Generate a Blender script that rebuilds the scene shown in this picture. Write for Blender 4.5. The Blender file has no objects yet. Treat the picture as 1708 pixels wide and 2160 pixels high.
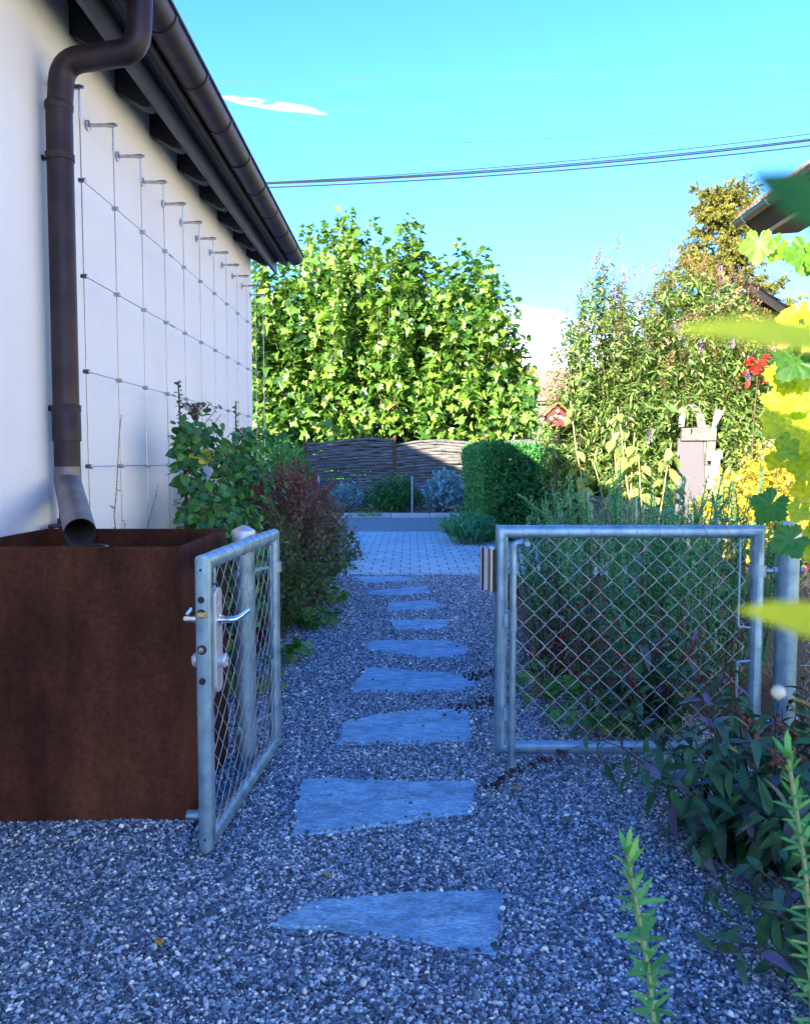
import bpy, math
import numpy as np
from mathutils import Vector, Matrix, Euler
R = math.radians
rng = np.random.default_rng(7)
scn = bpy.context.scene
COL = scn.collection

# ------------------------------------------------------------------ camera
EYE = 1.45; FPX = 1700.0
PITCH = math.atan(108 / FPX); YAW = math.atan(11 / math.hypot(FPX, 108))
cam_d = bpy.data.cameras.new("camera"); cam = bpy.data.objects.new("camera", cam_d); COL.objects.link(cam)
cam.location = (0, 0, EYE); cam.rotation_euler = (math.pi / 2 - PITCH, 0, YAW)
cam_d.sensor_fit = 'VERTICAL'; cam_d.sensor_height = 36; cam_d.lens = 36 * FPX / 2160
cam_d.clip_start = 0.02; cam_d.clip_end = 3000
cam_d.dof.use_dof = True; cam_d.dof.focus_distance = 3.9; cam_d.dof.aperture_fstop = 11.0
scn.camera = cam

# ------------------------------------------------------------------ sky, sun, exposure
SUN_EL = 16.0
SUN_H = (-0.41, -0.912)                      # horizontal direction towards the sun
scn.view_settings.view_transform = 'Standard'; scn.view_settings.look = 'None'
scn.view_settings.exposure = 3.15; scn.view_settings.gamma = 1.0
world = bpy.data.worlds.new("World"); scn.world = world; world.use_nodes = True
wn = world.node_tree.nodes; wl = world.node_tree.links; wn.clear()
w_out = wn.new('ShaderNodeOutputWorld'); w_bg = wn.new('ShaderNodeBackground')
sky = wn.new('ShaderNodeTexSky'); sky.sky_type = 'NISHITA'; sky.sun_disc = False
sky.sun_elevation = R(SUN_EL); sky.sun_rotation = math.atan2(SUN_H[0], SUN_H[1])
sky.altitude = 400; sky.air_density = 1.0; sky.dust_density = 0.05; sky.ozone_density = 2.0
hs = wn.new('ShaderNodeHueSaturation'); hs.inputs['Saturation'].default_value = 1.36; hs.inputs['Hue'].default_value = 0.520
wl.new(sky.outputs[0], hs.inputs['Color'])
# thin cirrus and a pale bank of cloud low over the horizon
tc = wn.new('ShaderNodeTexCoord')
mp = wn.new('ShaderNodeMapping'); mp.inputs['Scale'].default_value = (1.6, 1.6, 9.0)
wl.new(tc.outputs['Generated'], mp.inputs['Vector'])
nz = wn.new('ShaderNodeTexNoise'); nz.inputs['Scale'].default_value = 3.2; nz.inputs['Detail'].default_value = 7
wl.new(mp.outputs[0], nz.inputs['Vector'])
cr = wn.new('ShaderNodeValToRGB'); cr.color_ramp.elements[0].position = 0.70; cr.color_ramp.elements[1].position = 0.95
cr.color_ramp.elements[1].color = (0.5, 0.5, 0.5, 1)
wl.new(nz.outputs['Fac'], cr.inputs[0])
sx = wn.new('ShaderNodeSeparateXYZ'); wl.new(tc.outputs['Generated'], sx.inputs[0])
nz2 = wn.new('ShaderNodeTexNoise'); nz2.inputs['Scale'].default_value = 7.0; nz2.inputs['Detail'].default_value = 4
wl.new(tc.outputs['Generated'], nz2.inputs['Vector'])
hz = wn.new('ShaderNodeMath'); hz.operation = 'MULTIPLY_ADD'; hz.inputs[1].default_value = 0.16
wl.new(nz2.outputs['Fac'], hz.inputs[0]); wl.new(sx.outputs['Z'], hz.inputs[2])
bank = wn.new('ShaderNodeMapRange'); bank.inputs['From Min'].default_value = 0.262; bank.inputs['From Max'].default_value = 0.20
wl.new(hz.outputs[0], bank.inputs['Value'])
mxm = wn.new('ShaderNodeMath'); mxm.operation = 'MAXIMUM'
wl.new(cr.outputs[0], mxm.inputs[0]); wl.new(bank.outputs[0], mxm.inputs[1])
def wm(op, a, b_=None, c_=None):
    q = wn.new('ShaderNodeMath'); q.operation = op
    for i_, x_ in enumerate((a, b_, c_)):
        if x_ is None: continue
        if isinstance(x_, (int, float)): q.inputs[i_].default_value = x_
        else: wl.new(x_, q.inputs[i_])
    return q.outputs[0]
yy = wm('MAXIMUM', sx.outputs['Y'], 0.05); wu = wm('SUBTRACT', wm('DIVIDE', sx.outputs['X'], yy), -0.165); wv = wm('SUBTRACT', wm('DIVIDE', sx.outputs['Z'], yy), 0.433)
wv = wm('MULTIPLY_ADD', wu, 0.16, wv); wv = wm('MULTIPLY_ADD', nz2.outputs['Fac'], 0.012, wv); q2 = wm('ADD', wm('POWER', wm('ABSOLUTE', wm('DIVIDE', wu, 0.068)), 2.0), wm('POWER', wm('ABSOLUTE', wm('DIVIDE', wv, 0.0062)), 2.0))
nz3 = wn.new('ShaderNodeTexNoise'); nz3.inputs['Scale'].default_value = 26.0; nz3.inputs['Detail'].default_value = 6; wl.new(mp.outputs[0], nz3.inputs['Vector'])
wisp = wm('MULTIPLY', wm('MAXIMUM', wm('SUBTRACT', 1.0, q2), 0.0), wm('MINIMUM', wm('MAXIMUM', wm('MULTIPLY', wm('SUBTRACT', nz3.outputs['Fac'], 0.38), 5.0), 0.0), 1.0))
mxm2 = wn.new('ShaderNodeMath'); mxm2.operation = 'MAXIMUM'; wl.new(mxm.outputs[0], mxm2.inputs[0]); wl.new(wisp, mxm2.inputs[1]); mxm = mxm2
mixw = wn.new('ShaderNodeMix'); mixw.data_type = 'RGBA'
low = wn.new('ShaderNodeMapRange'); low.inputs['From Min'].default_value = 0.02; low.inputs['From Max'].default_value = 0.42; wl.new(sx.outputs['Z'], low.inputs['Value'])
tintw = wn.new('ShaderNodeMix'); tintw.data_type = 'RGBA'; tintw.inputs['A'].default_value = (0.26, 0.62, 0.86, 1); tintw.inputs['B'].default_value = (0.92, 0.98, 1.0, 1); wl.new(low.outputs[0], tintw.inputs['Factor'])
mulw = wn.new('ShaderNodeMix'); mulw.data_type = 'RGBA'; mulw.blend_type = 'MULTIPLY'; mulw.inputs['Factor'].default_value = 1; wl.new(hs.outputs[0], mulw.inputs['A']); wl.new(tintw.outputs['Result'], mulw.inputs['B'])
wl.new(mxm.outputs[0], mixw.inputs['Factor']); wl.new(mulw.outputs['Result'], mixw.inputs['A'])
mixw.inputs['B'].default_value = (6.4, 6.6, 7.0, 1)
wl.new(mixw.outputs['Result'], w_bg.inputs['Color'])
w_bg.inputs['Strength'].default_value = 0.088
wl.new(w_bg.outputs[0], w_out.inputs['Surface'])
sd = bpy.data.lights.new("sun", 'SUN'); sd.energy = 2.8; sd.angle = R(0.5); sd.color = (1.0, 0.90, 0.74)
so = bpy.data.objects.new("sun", sd); COL.objects.link(so); so.location = (-20, -40, 25)
_d = Vector((SUN_H[0], SUN_H[1], math.hypot(*SUN_H) * math.tan(R(SUN_EL))))
so.rotation_euler = _d.to_track_quat('Z', 'Y').to_euler()

# ------------------------------------------------------------------ helpers: surveying
_f = np.array([-math.sin(YAW) * math.cos(PITCH), math.cos(YAW) * math.cos(PITCH), -math.sin(PITCH)])
_r = np.array([math.cos(YAW), math.sin(YAW), 0.0]); _u = np.cross(_r, _f)
def ray(px, py): return _f + (px - 854) / FPX * _r - (py - 1080) / FPX * _u
def at(px, py, Y):                        # a sighted point of the photograph at depth Y
    d = ray(px, py); return np.array([0, 0, EYE]) + d * Y / d[1]
def gr(px, py, z=0.0):                    # a sighted point on the level z
    d = ray(px, py); return np.array([0, 0, EYE]) + d * (z - EYE) / d[2]

# ------------------------------------------------------------------ helpers: objects
def tag(o, label=None, cat=None, group=None, kind=None):
    if label: o['label'] = label
    if cat: o['category'] = cat
    if group: o['group'] = group
    if kind: o['kind'] = kind
    return o
def thing(name, label, cat, loc=(0, 0, 0), rz=0.0, group=None):
    o = bpy.data.objects.new(name, None); COL.objects.link(o); o.empty_display_size = 0.1
    o.location = loc; o.rotation_euler = (0, 0, rz)
    return tag(o, label, cat, group)
def copy_tree(o, parent=None):
    c = o.copy(); COL.objects.link(c); c.parent = parent
    for ch in list(o.children): copy_tree(ch, c)
    return c

class MB:
    """collects vertices and faces and links them as ONE mesh object"""
    def __init__(s): s.v = []; s.f = []; s.t = []; s.n = 0
    def add(s, verts, faces, tint=0.5):
        verts = np.asarray(verts, float); s.v.append(verts)
        s.f += [tuple(i + s.n for i in f) for f in faces]
        s.t.append(np.full(len(verts), tint) if np.isscalar(tint) else np.asarray(tint)); s.n += len(verts)
        return s
    def box(s, c, d, rot=None, tint=0.5):
        x, y, z = d[0] / 2, d[1] / 2, d[2] / 2
        v = np.array([(a, b, e) for a in (-x, x) for b in (-y, y) for e in (-z, z)])
        if rot is not None: v = v @ np.array(Euler(rot).to_matrix()).T
        return s.add(v + np.asarray(c), [(0, 1, 3, 2), (4, 6, 7, 5), (0, 4, 5, 1), (2, 3, 7, 6), (0, 2, 6, 4), (1, 5, 7, 3)], tint)
    def tube(s, pts, r, n=8, closed=False, caps=True, tint=0.5, flat=None):
        pts = np.asarray(pts, float); m = len(pts); rr = np.broadcast_to(np.asarray(r, float), (m,))
        rows = []; nrm = None; dprev = None
        for i in range(m):
            a = pts[i - 1] if (i > 0 or closed) else None
            b = pts[(i + 1) % m] if (i < m - 1 or closed) else None
            d1 = pts[i] - a if a is not None else b - pts[i]
            d2 = b - pts[i] if b is not None else pts[i] - a
            d1 = d1 / (np.linalg.norm(d1) + 1e-12); d2 = d2 / (np.linalg.norm(d2) + 1e-12)
            t = d1 + d2; t = t / (np.linalg.norm(t) + 1e-12)
            if nrm is None:
                h = np.array([0, 0, 1.0]) if abs(d1[2]) < 0.9 else np.array([0, 1.0, 0])
                nrm = np.cross(d1, h); nrm /= np.linalg.norm(nrm)
            if dprev is not None:                        # carry the frame round the bend by the smallest rotation
                ax = np.cross(dprev, d1); sn = np.linalg.norm(ax); cs = dprev @ d1
                if sn > 1e-9: ax = ax / sn; nrm = nrm * cs + np.cross(ax, nrm) * sn + ax * (ax @ nrm) * (1 - cs)
            dprev = d1
            nrm = nrm - d1 * (nrm @ d1); nrm /= (np.linalg.norm(nrm) + 1e-12)
            bn = np.cross(d1, nrm)
            ring = []
            for k in range(n):
                an = 2 * math.pi * k / n
                o = (math.cos(an) * nrm + math.sin(an) * bn) * rr[i]
                if a is not None and b is not None:      # mitre: slide along d1 into the bisecting plane
                    den = d1 @ t
                    if den > 0.3: o = o - d1 * ((o @ t) / den)
                ring.append(pts[i] + o)
            rows.append(ring)
        v = np.array(rows).reshape(-1, 3); f = []
        for i in range(m if closed else m - 1):
            i2 = (i + 1) % m
            for k in range(n):
                k2 = (k + 1) % n; f.append((i * n + k, i * n + k2, i2 * n + k2, i2 * n + k))
        if caps and not closed:
            f.append(tuple(range(n))[::-1]); f.append(tuple(range((m - 1) * n, m * n)))
        return s.add(v, f, tint)
    def lathe(s, prof, c=(0, 0, 0), n=20, tint=0.5, axis=None):
        v = []
        for (r, z) in prof:
            for k in range(n):
                a = 2 * math.pi * k / n; v.append((r * math.cos(a), r * math.sin(a), z))
        v = np.array(v); m = len(prof); f = []
        for i in range(m - 1):
            for k in range(n):
                k2 = (k + 1) % n; f.append((i * n + k, i * n + k2, (i + 1) * n + k2, (i + 1) * n + k))
        if prof[0][0] > 1e-6: f.append(tuple(range(n))[::-1])
        if prof[-1][0] > 1e-6: f.append(tuple(range((m - 1) * n, m * n)))
        if axis is not None:
            q = np.array(Vector(axis).to_track_quat('Z', 'Y').to_matrix()); v = v @ q.T
        return s.add(v + np.asarray(c), f, tint)
    def prism(s, poly, z0, z1, tint=0.5):
        n = len(poly); v = [(p[0], p[1], z0) for p in poly] + [(p[0], p[1], z1) for p in poly]
        f = [tuple(range(n))[::-1], tuple(range(n, 2 * n))] + [(i, (i + 1) % n, n + (i + 1) % n, n + i) for i in range(n)]
        return s.add(v, f, tint)
    def mesh(s, name, mat=None, smooth=False, bevel=0):
        me = bpy.data.meshes.new(name)
        me.from_pydata(np.concatenate(s.v).tolist(), [], s.f)
        at_ = me.attributes.new('tint', 'FLOAT', 'POINT'); at_.data.foreach_set('value', np.concatenate(s.t).astype(np.float32))
        if mat: me.materials.append(mat)
        if smooth:
            me.polygons.foreach_set('use_smooth', [True] * len(me.polygons))
            try: me.set_sharp_from_angle(angle=R(38))
            except Exception: pass
        me.update(); return me
    def build(s, name, mat=None, parent=None, smooth=False, bevel=0):
        o = bpy.data.objects.new(name, s.mesh(name, mat, smooth)); COL.objects.link(o)
        if bevel:
            b = o.modifiers.new('bevel', 'BEVEL'); b.width = bevel; b.segments = 2; b.limit_method = 'ANGLE'; b.angle_limit = R(40)
        if parent is not None: o.parent = parent
        return o

def leaf_mesh(name, templ, P, D, N, S, mat, parent=None, tint=None, smooth=True, width=1.0):
    """many leaves as one mesh: template (verts, faces) along +y, placed at P, pointing D, facing N, length S"""
    tv, tf = templ; tv = np.asarray(tv, float); P = np.asarray(P, float); n = len(P); k = len(tv)
    D = np.asarray(D, float); D = D / (np.linalg.norm(D, axis=1, keepdims=True) + 1e-9)
    N = np.asarray(N, float); N = N - D * np.sum(N * D, 1, keepdims=True); N = N / (np.linalg.norm(N, axis=1, keepdims=True) + 1e-9)
    X = np.cross(D, N); S = np.broadcast_to(np.asarray(S, float), (n,))
    W = np.broadcast_to(np.asarray(width, float), (n,))
    V = P[:, None, :] + S[:, None, None] * ((tv[None, :, 0:1] * W[:, None, None]) * X[:, None, :] + tv[None, :, 1:2] * D[:, None, :] + tv[None, :, 2:3] * N[:, None, :])
    loops1 = np.concatenate([np.array(f) for f in tf]); lens = np.array([len(f) for f in tf])
    loops = (loops1[None, :] + (np.arange(n) * k)[:, None]).ravel()
    starts1 = np.concatenate([[0], np.cumsum(lens)[:-1]]); tot = lens.sum()
    starts = (starts1[None, :] + (np.arange(n) * tot)[:, None]).ravel()
    me = bpy.data.meshes.new(name); me.vertices.add(n * k); me.loops.add(len(loops)); me.polygons.add(len(starts))
    me.vertices.foreach_set('co', V.reshape(-1).astype(np.float32))
    me.loops.foreach_set('vertex_index', loops.astype(np.int32)); me.polygons.foreach_set('loop_start', starts.astype(np.int32))
    me.polygons.foreach_set('use_smooth', np.full(len(starts), smooth))
    me.update(calc_edges=True)
    if tint is None: tint = rng.random(n)
    a = me.attributes.new('tint', 'FLOAT', 'POINT'); a.data.foreach_set('value', np.repeat(np.clip(tint, 0, 1), k).astype(np.float32))
    me.materials.append(mat)
    o = bpy.data.objects.new(name, me); COL.objects.link(o)
    if parent is not None: o.parent = parent
    return o

# leaf templates (length 1 along +y)
def t_oval(w=0.25, n=4, fold=0.25, droop=0.2, peak=0.45):
    v = []; f = []
    for i in range(n + 1):
        t = i / n; ww = w * (math.sin(math.pi * min(1, t ** (math.log(0.5) / math.log(peak)))) ** 0.85 if 0 < t < 1 else 0.02)
        z = -droop * t * t
        v += [(-ww, t, z + fold * ww), (0, t, z), (ww, t, z + fold * ww)]
    for i in range(n):
        a = 3 * i; f += [(a, a + 1, a + 4, a + 3), (a + 1, a + 2, a + 5, a + 4)]
    return v, f
def t_lobed(half, fold=0.2, droop=0.15):
    pts = [(x, y) for x, y in half] + [(-x, y) for x, y in half[::-1] if x > 1e-6]
    c = (0, 0.32); v = [(c[0], c[1], -droop * 0.1)] + [(x, y, fold * abs(x) - droop * y * y) for x, y in pts]
    n = len(pts); f = [(0, 1 + i, 1 + (i + 1) % n) for i in range(n)]
    return v, f
MAPLE = t_lobed([(0, 0.0), (0.2, -0.06), (0.46, -0.02), (0.34, 0.2), (0.66, 0.46), (0.36, 0.5), (0.24, 0.66), (0, 1.0)])
MAPLE_CURL = t_lobed([(0, 0.0), (0.18, -0.05), (0.40, 0.02), (0.30, 0.22), (0.55, 0.50), (0.30, 0.52), (0.20, 0.70), (0, 1.0)], 0.85, 0.55)
CORDATE = t_lobed([(0, 0.06), (0.14, -0.04), (0.34, 0.03), (0.46, 0.24), (0.44, 0.5), (0.26, 0.78), (0, 1.0)], 0.22, 0.3)
VINE_OLD = t_lobed([(0, 0.06), (0.16, -0.1), (0.4, -0.04), (0.5, 0.16), (0.46, 0.3), (0.58, 0.5), (0.42, 0.6), (0.34, 0.76), (0.16, 0.84), (0, 1.0)], 0.18, 0.35)
def t_vine():
    v = [(0, 0.30, 0.0)]; n = 44
    for i in range(n + 1):
        th = -math.pi / 2 + 0.16 + (2 * math.pi - 0.32) * i / n; a_ = th - math.pi / 2
        r_ = 0.50 + 0.065 * math.cos(5 * a_) + 0.09 * math.cos(a_) + (0.028 if i % 2 else -0.028)
        v.append((r_ * math.cos(th), 0.30 + r_ * math.sin(th), 0.028 * math.cos(10 * a_) + 0.16 * abs(r_ * math.cos(th)) - 0.30 * max(0, r_ * math.sin(th)) ** 2))
    k = len(v)
    mid = [((x) * .55, .30 + (y - .30) * .55, z * .45 - .012 * math.cos(10 * j)) for j, (x, y, z) in enumerate(v[1:])]
    f = []
    for i in range(n): f += [(0, k + i, k + i + 1), (k + i, 1 + i, 2 + i, k + i + 1)]
    return v + mid, f
ROUND = t_lobed([(0, 0.1), (0.2, -0.02), (0.42, 0.08), (0.44, 0.22), (0.54, 0.4), (0.44, 0.52), (0.42, 0.72), (0.2, 0.78), (0, 0.86)], 0.3, 0.05)
OVAL = t_oval(0.27); LANCE = t_oval(0.155, 4, 0.3, 0.35, 0.4); SMALL = t_oval(0.28, 2, 0.3, 0.12)
STRAP = t_oval(0.17, 5, 0.35, 0.55, 0.42)
NEEDLE = ([(-0.06, 0, 0), (0.06, 0, 0), (0.055, 0.7, -0.03), (0.0, 1, -0.08), (-0.055, 0.7, -0.03)], [(0, 1, 2, 3, 4)])

VINE = t_vine()
def unit(a): a = np.asarray(a, float); return a / (np.linalg.norm(a, axis=-1, keepdims=True) + 1e-9)
def rdir(n): return unit(rng.normal(size=(n, 3)))
def stem(p, d, L, bend=(0, 0, 0), n=7, wob=0.02):
    """a curved stem: start p, direction d, length L, 'bend' added to the direction along its way"""
    pts = [np.asarray(p, float)]; d = unit(d); st = L / (n - 1)
    for i in range(n - 1):
        dd = unit(d + np.asarray(bend) * (i / (n - 1)) + rng.normal(0, wob, 3)); pts.append(pts[-1] + dd * st)
    return np.array(pts)
def along(pts, t):
    """points and tangents at fractions t of a polyline"""
    seg = np.linalg.norm(np.diff(pts, axis=0), axis=1); cum = np.concatenate([[0], np.cumsum(seg)]); s = np.asarray(t) * cum[-1]
    i = np.clip(np.searchsorted(cum, s, side='right') - 1, 0, len(seg) - 1)
    w = ((s - cum[i]) / (seg[i] + 1e-9))[:, None]
    return pts[i] * (1 - w) + pts[i + 1] * w, unit(pts[i + 1] - pts[i])
class Leaves:
    def __init__(s): s.P = []; s.D = []; s.N = []; s.S = []; s.T = []
    def put(s, P, D, N, S, T=None):
        n = len(P); s.P.append(P); s.D.append(D); s.N.append(N); s.S.append(np.broadcast_to(S, (n,)))
        s.T.append(rng.random(n) if T is None else np.broadcast_to(T, (n,)))
    def on_stem(s, pts, n, size, t0=0.15, t1=1.0, out=0.8, up=0.4, jit=0.25, taper=0.4, T=None, pair=False, pet=0.0):
        t = np.linspace(t0, t1, n); P, tg = along(pts, t)
        ph = (np.arange(n) * 2.4 if not pair else (np.arange(n) // 2) * (math.pi / 2) + (np.arange(n) % 2) * math.pi) + rng.normal(0, .3, n) + rng.random() * 6
        h = np.where(np.abs(tg[:, 2:3]) < 0.95, np.array([[0, 0, 1.0]]), np.array([[0, 1.0, 0]]))
        a = unit(np.cross(tg, h)); b = np.cross(tg, a)
        o = np.cos(ph)[:, None] * a + np.sin(ph)[:, None] * b
        D = unit(o * out + tg * (1 - out) + rng.normal(0, jit, (n, 3))); N = unit(tg * 0.6 + np.array([0, 0, up]) + rng.normal(0, jit, (n, 3)))
        S = size * (1 - taper * t) * rng.uniform(0.75, 1.15, n)
        s.put(P + D * pet, D, N, S, T)
    def build(s, name, templ, mat, parent=None, width=1.0):
        return leaf_mesh(name, templ, np.concatenate(s.P), np.concatenate(s.D), np.concatenate(s.N), np.concatenate(s.S), mat, parent, np.concatenate(s.T), width=width)

# ------------------------------------------------------------------ materials
def nodes(name):
    m = bpy.data.materials.new(name); m.use_nodes = True; nt = m.node_tree
    return m, nt, nt.nodes['Principled BSDF'], nt.nodes['Material Output']
def ramp(nt, cols, fac=None, pos=None):
    r = nt.nodes.new('ShaderNodeValToRGB'); e = r.color_ramp.elements; n = len(cols)
    while len(e) < n: e.new(0.5)
    for i, c in enumerate(cols):
        e[i].position = pos[i] if pos else i / max(1, n - 1); e[i].color = (*c, 1)
    if fac is not None: nt.links.new(fac, r.inputs[0])
    return r
def noise(nt, scale, detail=4, rough=0.55, vec=None, stretch=None):
    tcn = nt.nodes.new('ShaderNodeTexCoord'); v = tcn.outputs['Object']
    if stretch:
        mpn = nt.nodes.new('ShaderNodeMapping'); mpn.inputs['Scale'].default_value = stretch; nt.links.new(v, mpn.inputs[0]); v = mpn.outputs[0]
    nn = nt.nodes.new('ShaderNodeTexNoise'); nn.inputs['Scale'].default_value = scale; nn.inputs['Detail'].default_value = detail; nn.inputs['Roughness'].default_value = rough
    nt.links.new(v, nn.inputs['Vector']); return nn.outputs['Fac']
def bump(nt, bs, fac, strength=0.3, dist=0.01):
    b = nt.nodes.new('ShaderNodeBump'); b.inputs['Strength'].default_value = strength; b.inputs['Distance'].default_value = dist
    nt.links.new(fac, b.inputs['Height']); nt.links.new(b.outputs[0], bs.inputs['Normal']); return b
def pm(name, cols, scale=8, rough=0.5, metal=0.0, bstr=0.0, bscale=None, bdist=0.005, stretch=None, spec=0.5, pos=None, detail=5):
    m, nt, bs, out = nodes(name)
    if isinstance(cols[0], (int, float)): cols = [tuple(c * 0.82 for c in cols), tuple(min(1, c * 1.15) for c in cols)]
    fac = noise(nt, scale, detail, stretch=stretch)
    nt.links.new(ramp(nt, cols, fac, pos or [0.3 + 0.4 * i / (len(cols) - 1) for i in range(len(cols))]).outputs[0], bs.inputs['Base Color'])
    bs.inputs['Roughness'].default_value = rough; bs.inputs['Metallic'].default_value = metal; bs.inputs['Specular IOR Level'].default_value = spec
    if bstr: bump(nt, bs, noise(nt, bscale or scale * 4, 4, stretch=stretch), bstr, bdist)
    return m
def lm(name, cols, rough=0.5, trans=0.35, spec=0.35, tcol=1.6):
    """leaf: colour from the per-leaf tint, some light shining through"""
    m, nt, bs, out = nodes(name)
    a = nt.nodes.new('ShaderNodeAttribute'); a.attribute_name = 'tint'
    r0 = ramp(nt, cols, a.outputs['Fac']); bl = ramp(nt, [(0.62, 0.66, 0.62), (1.0, 1.0, 1.0), (1.3, 1.22, 1.2)], noise(nt, 42, 4, .6), [.3, .5, .72])
    r = nt.nodes.new('ShaderNodeMix'); r.data_type = 'RGBA'; r.blend_type = 'MULTIPLY'; r.inputs['Factor'].default_value = 1.0
    nt.links.new(r0.outputs[0], r.inputs['A']); nt.links.new(bl.outputs[0], r.inputs['B']); rc = r.outputs['Result']; nt.links.new(rc, bs.inputs['Base Color'])
    bs.inputs['Roughness'].default_value = rough; bs.inputs['Specular IOR Level'].default_value = spec
    tr = nt.nodes.new('ShaderNodeBsdfTranslucent'); g = nt.nodes.new('ShaderNodeMix'); g.data_type = 'RGBA'; g.blend_type = 'MULTIPLY'
    g.inputs['Factor'].default_value = 1.0; nt.links.new(rc, g.inputs['A']); g.inputs['B'].default_value = (tcol, tcol * 1.05, tcol * 0.45, 1)
    nt.links.new(g.outputs['Result'], tr.inputs['Color'])
    mx = nt.nodes.new('ShaderNodeMixShader'); mx.inputs[0].default_value = trans
    nt.links.new(bs.outputs[0], mx.inputs[1]); nt.links.new(tr.outputs[0], mx.inputs[2]); nt.links.new(mx.outputs[0], out.inputs['Surface'])
    return m

M = {}
M['plaster'] = pm('plaster', [(0.90, 0.875, 0.82), (0.95, 0.925, 0.87), (0.96, 0.94, 0.89)], 0.9, 0.9, bstr=0.5, bscale=160, bdist=0.003, spec=0.2)
M['corten_pipe'] = pm('copper_brown', [(0.022, 0.017, 0.024), (0.040, 0.028, 0.034), (0.062, 0.042, 0.044)], 6, 0.5, 0.55, 0.15, 60)
M['grey_zinc'] = pm('grey_zinc', [(0.16, 0.14, 0.14), (0.26, 0.23, 0.22)], 9, 0.5, 0.6, 0.1, 60)
M['fascia'] = pm('painted_board', [(0.032, 0.040, 0.062), (0.060, 0.070, 0.105)], 5, 0.5, bstr=0.1, bscale=60, stretch=(8, 0.6, 8))
M['rafter'] = pm('dark_wood', [(0.016, 0.017, 0.024), (0.030, 0.031, 0.040)], 6, 0.7, bstr=0.2, bscale=40, stretch=(1, 6, 6))
M['rooftile'] = pm('roof_tile', [(0.16, 0.075, 0.05), (0.25, 0.12, 0.08)], 14, 0.8, bstr=0.3)
M['steel'] = pm('stainless', [(0.38, 0.38, 0.38), (0.55, 0.55, 0.55)], 30, 0.32, 1.0)
M['galv'] = pm('galvanised', [(0.16, 0.28, 0.36), (0.24, 0.39, 0.47), (0.33, 0.50, 0.58)], 14, 0.42, 0.6, 0.12, 120, 0.001)
M['wire'] = pm('galvanised_wire', [(0.28, 0.34, 0.40), (0.42, 0.48, 0.54)], 30, 0.45, 0.6)
M['lockplate'] = pm('cast_aluminium', [(0.50, 0.52, 0.54), (0.60, 0.62, 0.64)], 40, 0.45, 0.6)
M['chrome'] = pm('brushed_handle', [(0.7, 0.72, 0.75), (0.8, 0.82, 0.85)], 40, 0.18, 1.0)
M['brass'] = pm('brass', [(0.55, 0.45, 0.2), (0.68, 0.56, 0.28)], 30, 0.3, 0.9)
M['black'] = pm('black_rubber', [(0.012, 0.012, 0.014), (0.02, 0.02, 0.022)], 20, 0.6)
M['stripgrey'] = pm('grey_plastic', [(0.30, 0.31, 0.33), (0.36, 0.37, 0.39)], 30, 0.5)
M['stripbrown'] = pm('brown_plastic', [(0.10, 0.085, 0.075), (0.14, 0.12, 0.10)], 30, 0.5)
M['stripyellow'] = pm('cream_plastic', [(0.62, 0.56, 0.30), (0.68, 0.62, 0.36)], 30, 0.5)
M['soil'] = pm('soil', [(0.025, 0.018, 0.013), (0.06, 0.045, 0.032), (0.10, 0.08, 0.06)], 14, 0.95, bstr=0.8, bscale=40, bdist=0.02)
M['bark'] = pm('bark', [(0.06, 0.045, 0.032), (0.15, 0.115, 0.085)], 14, 0.9, bstr=0.6, bscale=40, stretch=(4, 4, 1))
M['twig'] = pm('twig', [(0.075, 0.045, 0.03), (0.14, 0.09, 0.06)], 20, 0.8)
M['redtwig'] = pm('red_twig', [(0.12, 0.03, 0.03), (0.2, 0.06, 0.05)], 20, 0.7)
M['darktwig'] = pm('dark_twig', [(0.02, 0.014, 0.014), (0.05, 0.03, 0.03)], 20, 0.7)
M['greenstem'] = pm('green_stem', [(0.22, 0.30, 0.12), (0.36, 0.42, 0.22)], 20, 0.6)
M['tanstem'] = pm('tan_stem', [(0.36, 0.24, 0.12), (0.5, 0.36, 0.2)], 12, 0.7)

# ================================================================== THE GROUND
def sheet(name, x0, x1, y0, y1, z, mat, nx=1, ny=1):
    xs = np.linspace(x0, x1, nx + 1); ys = np.linspace(y0, y1, ny + 1)
    v = [(x, y, z) for y in ys for x in xs]; w = nx + 1
    f = [(j * w + i, j * w + i + 1, (j + 1) * w + i + 1, (j + 1) * w + i) for j in range(ny) for i in range(nx)]
    o = MB().add(v, f).build(name, mat); return tag(o, kind='structure')
m_ground = pm('meadow', [(0.035, 0.05, 0.018), (0.06, 0.085, 0.03), (0.09, 0.10, 0.04)], 3, 0.95, bstr=0.6, bscale=30, bdist=0.03)
sheet('ground', -400, 400, -400, 900, -0.045, m_ground)
m_gbase = pm('gravel_bed', [(0.02, 0.028, 0.045), (0.05, 0.066, 0.10)], 90, 0.9, bstr=0.8, bscale=110, bdist=0.01)
sheet('gravel_path', -1.86, 2.6, -3.0, 10.2, -0.012, m_gbase)
sheet('garden_bed', 0.78, 9, 3.9, 13.2, -0.004, M['soil'])
sheet('planting_bed', -1.86, -0.75, 4.2, 13.0, -0.004, M['soil'])

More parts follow.
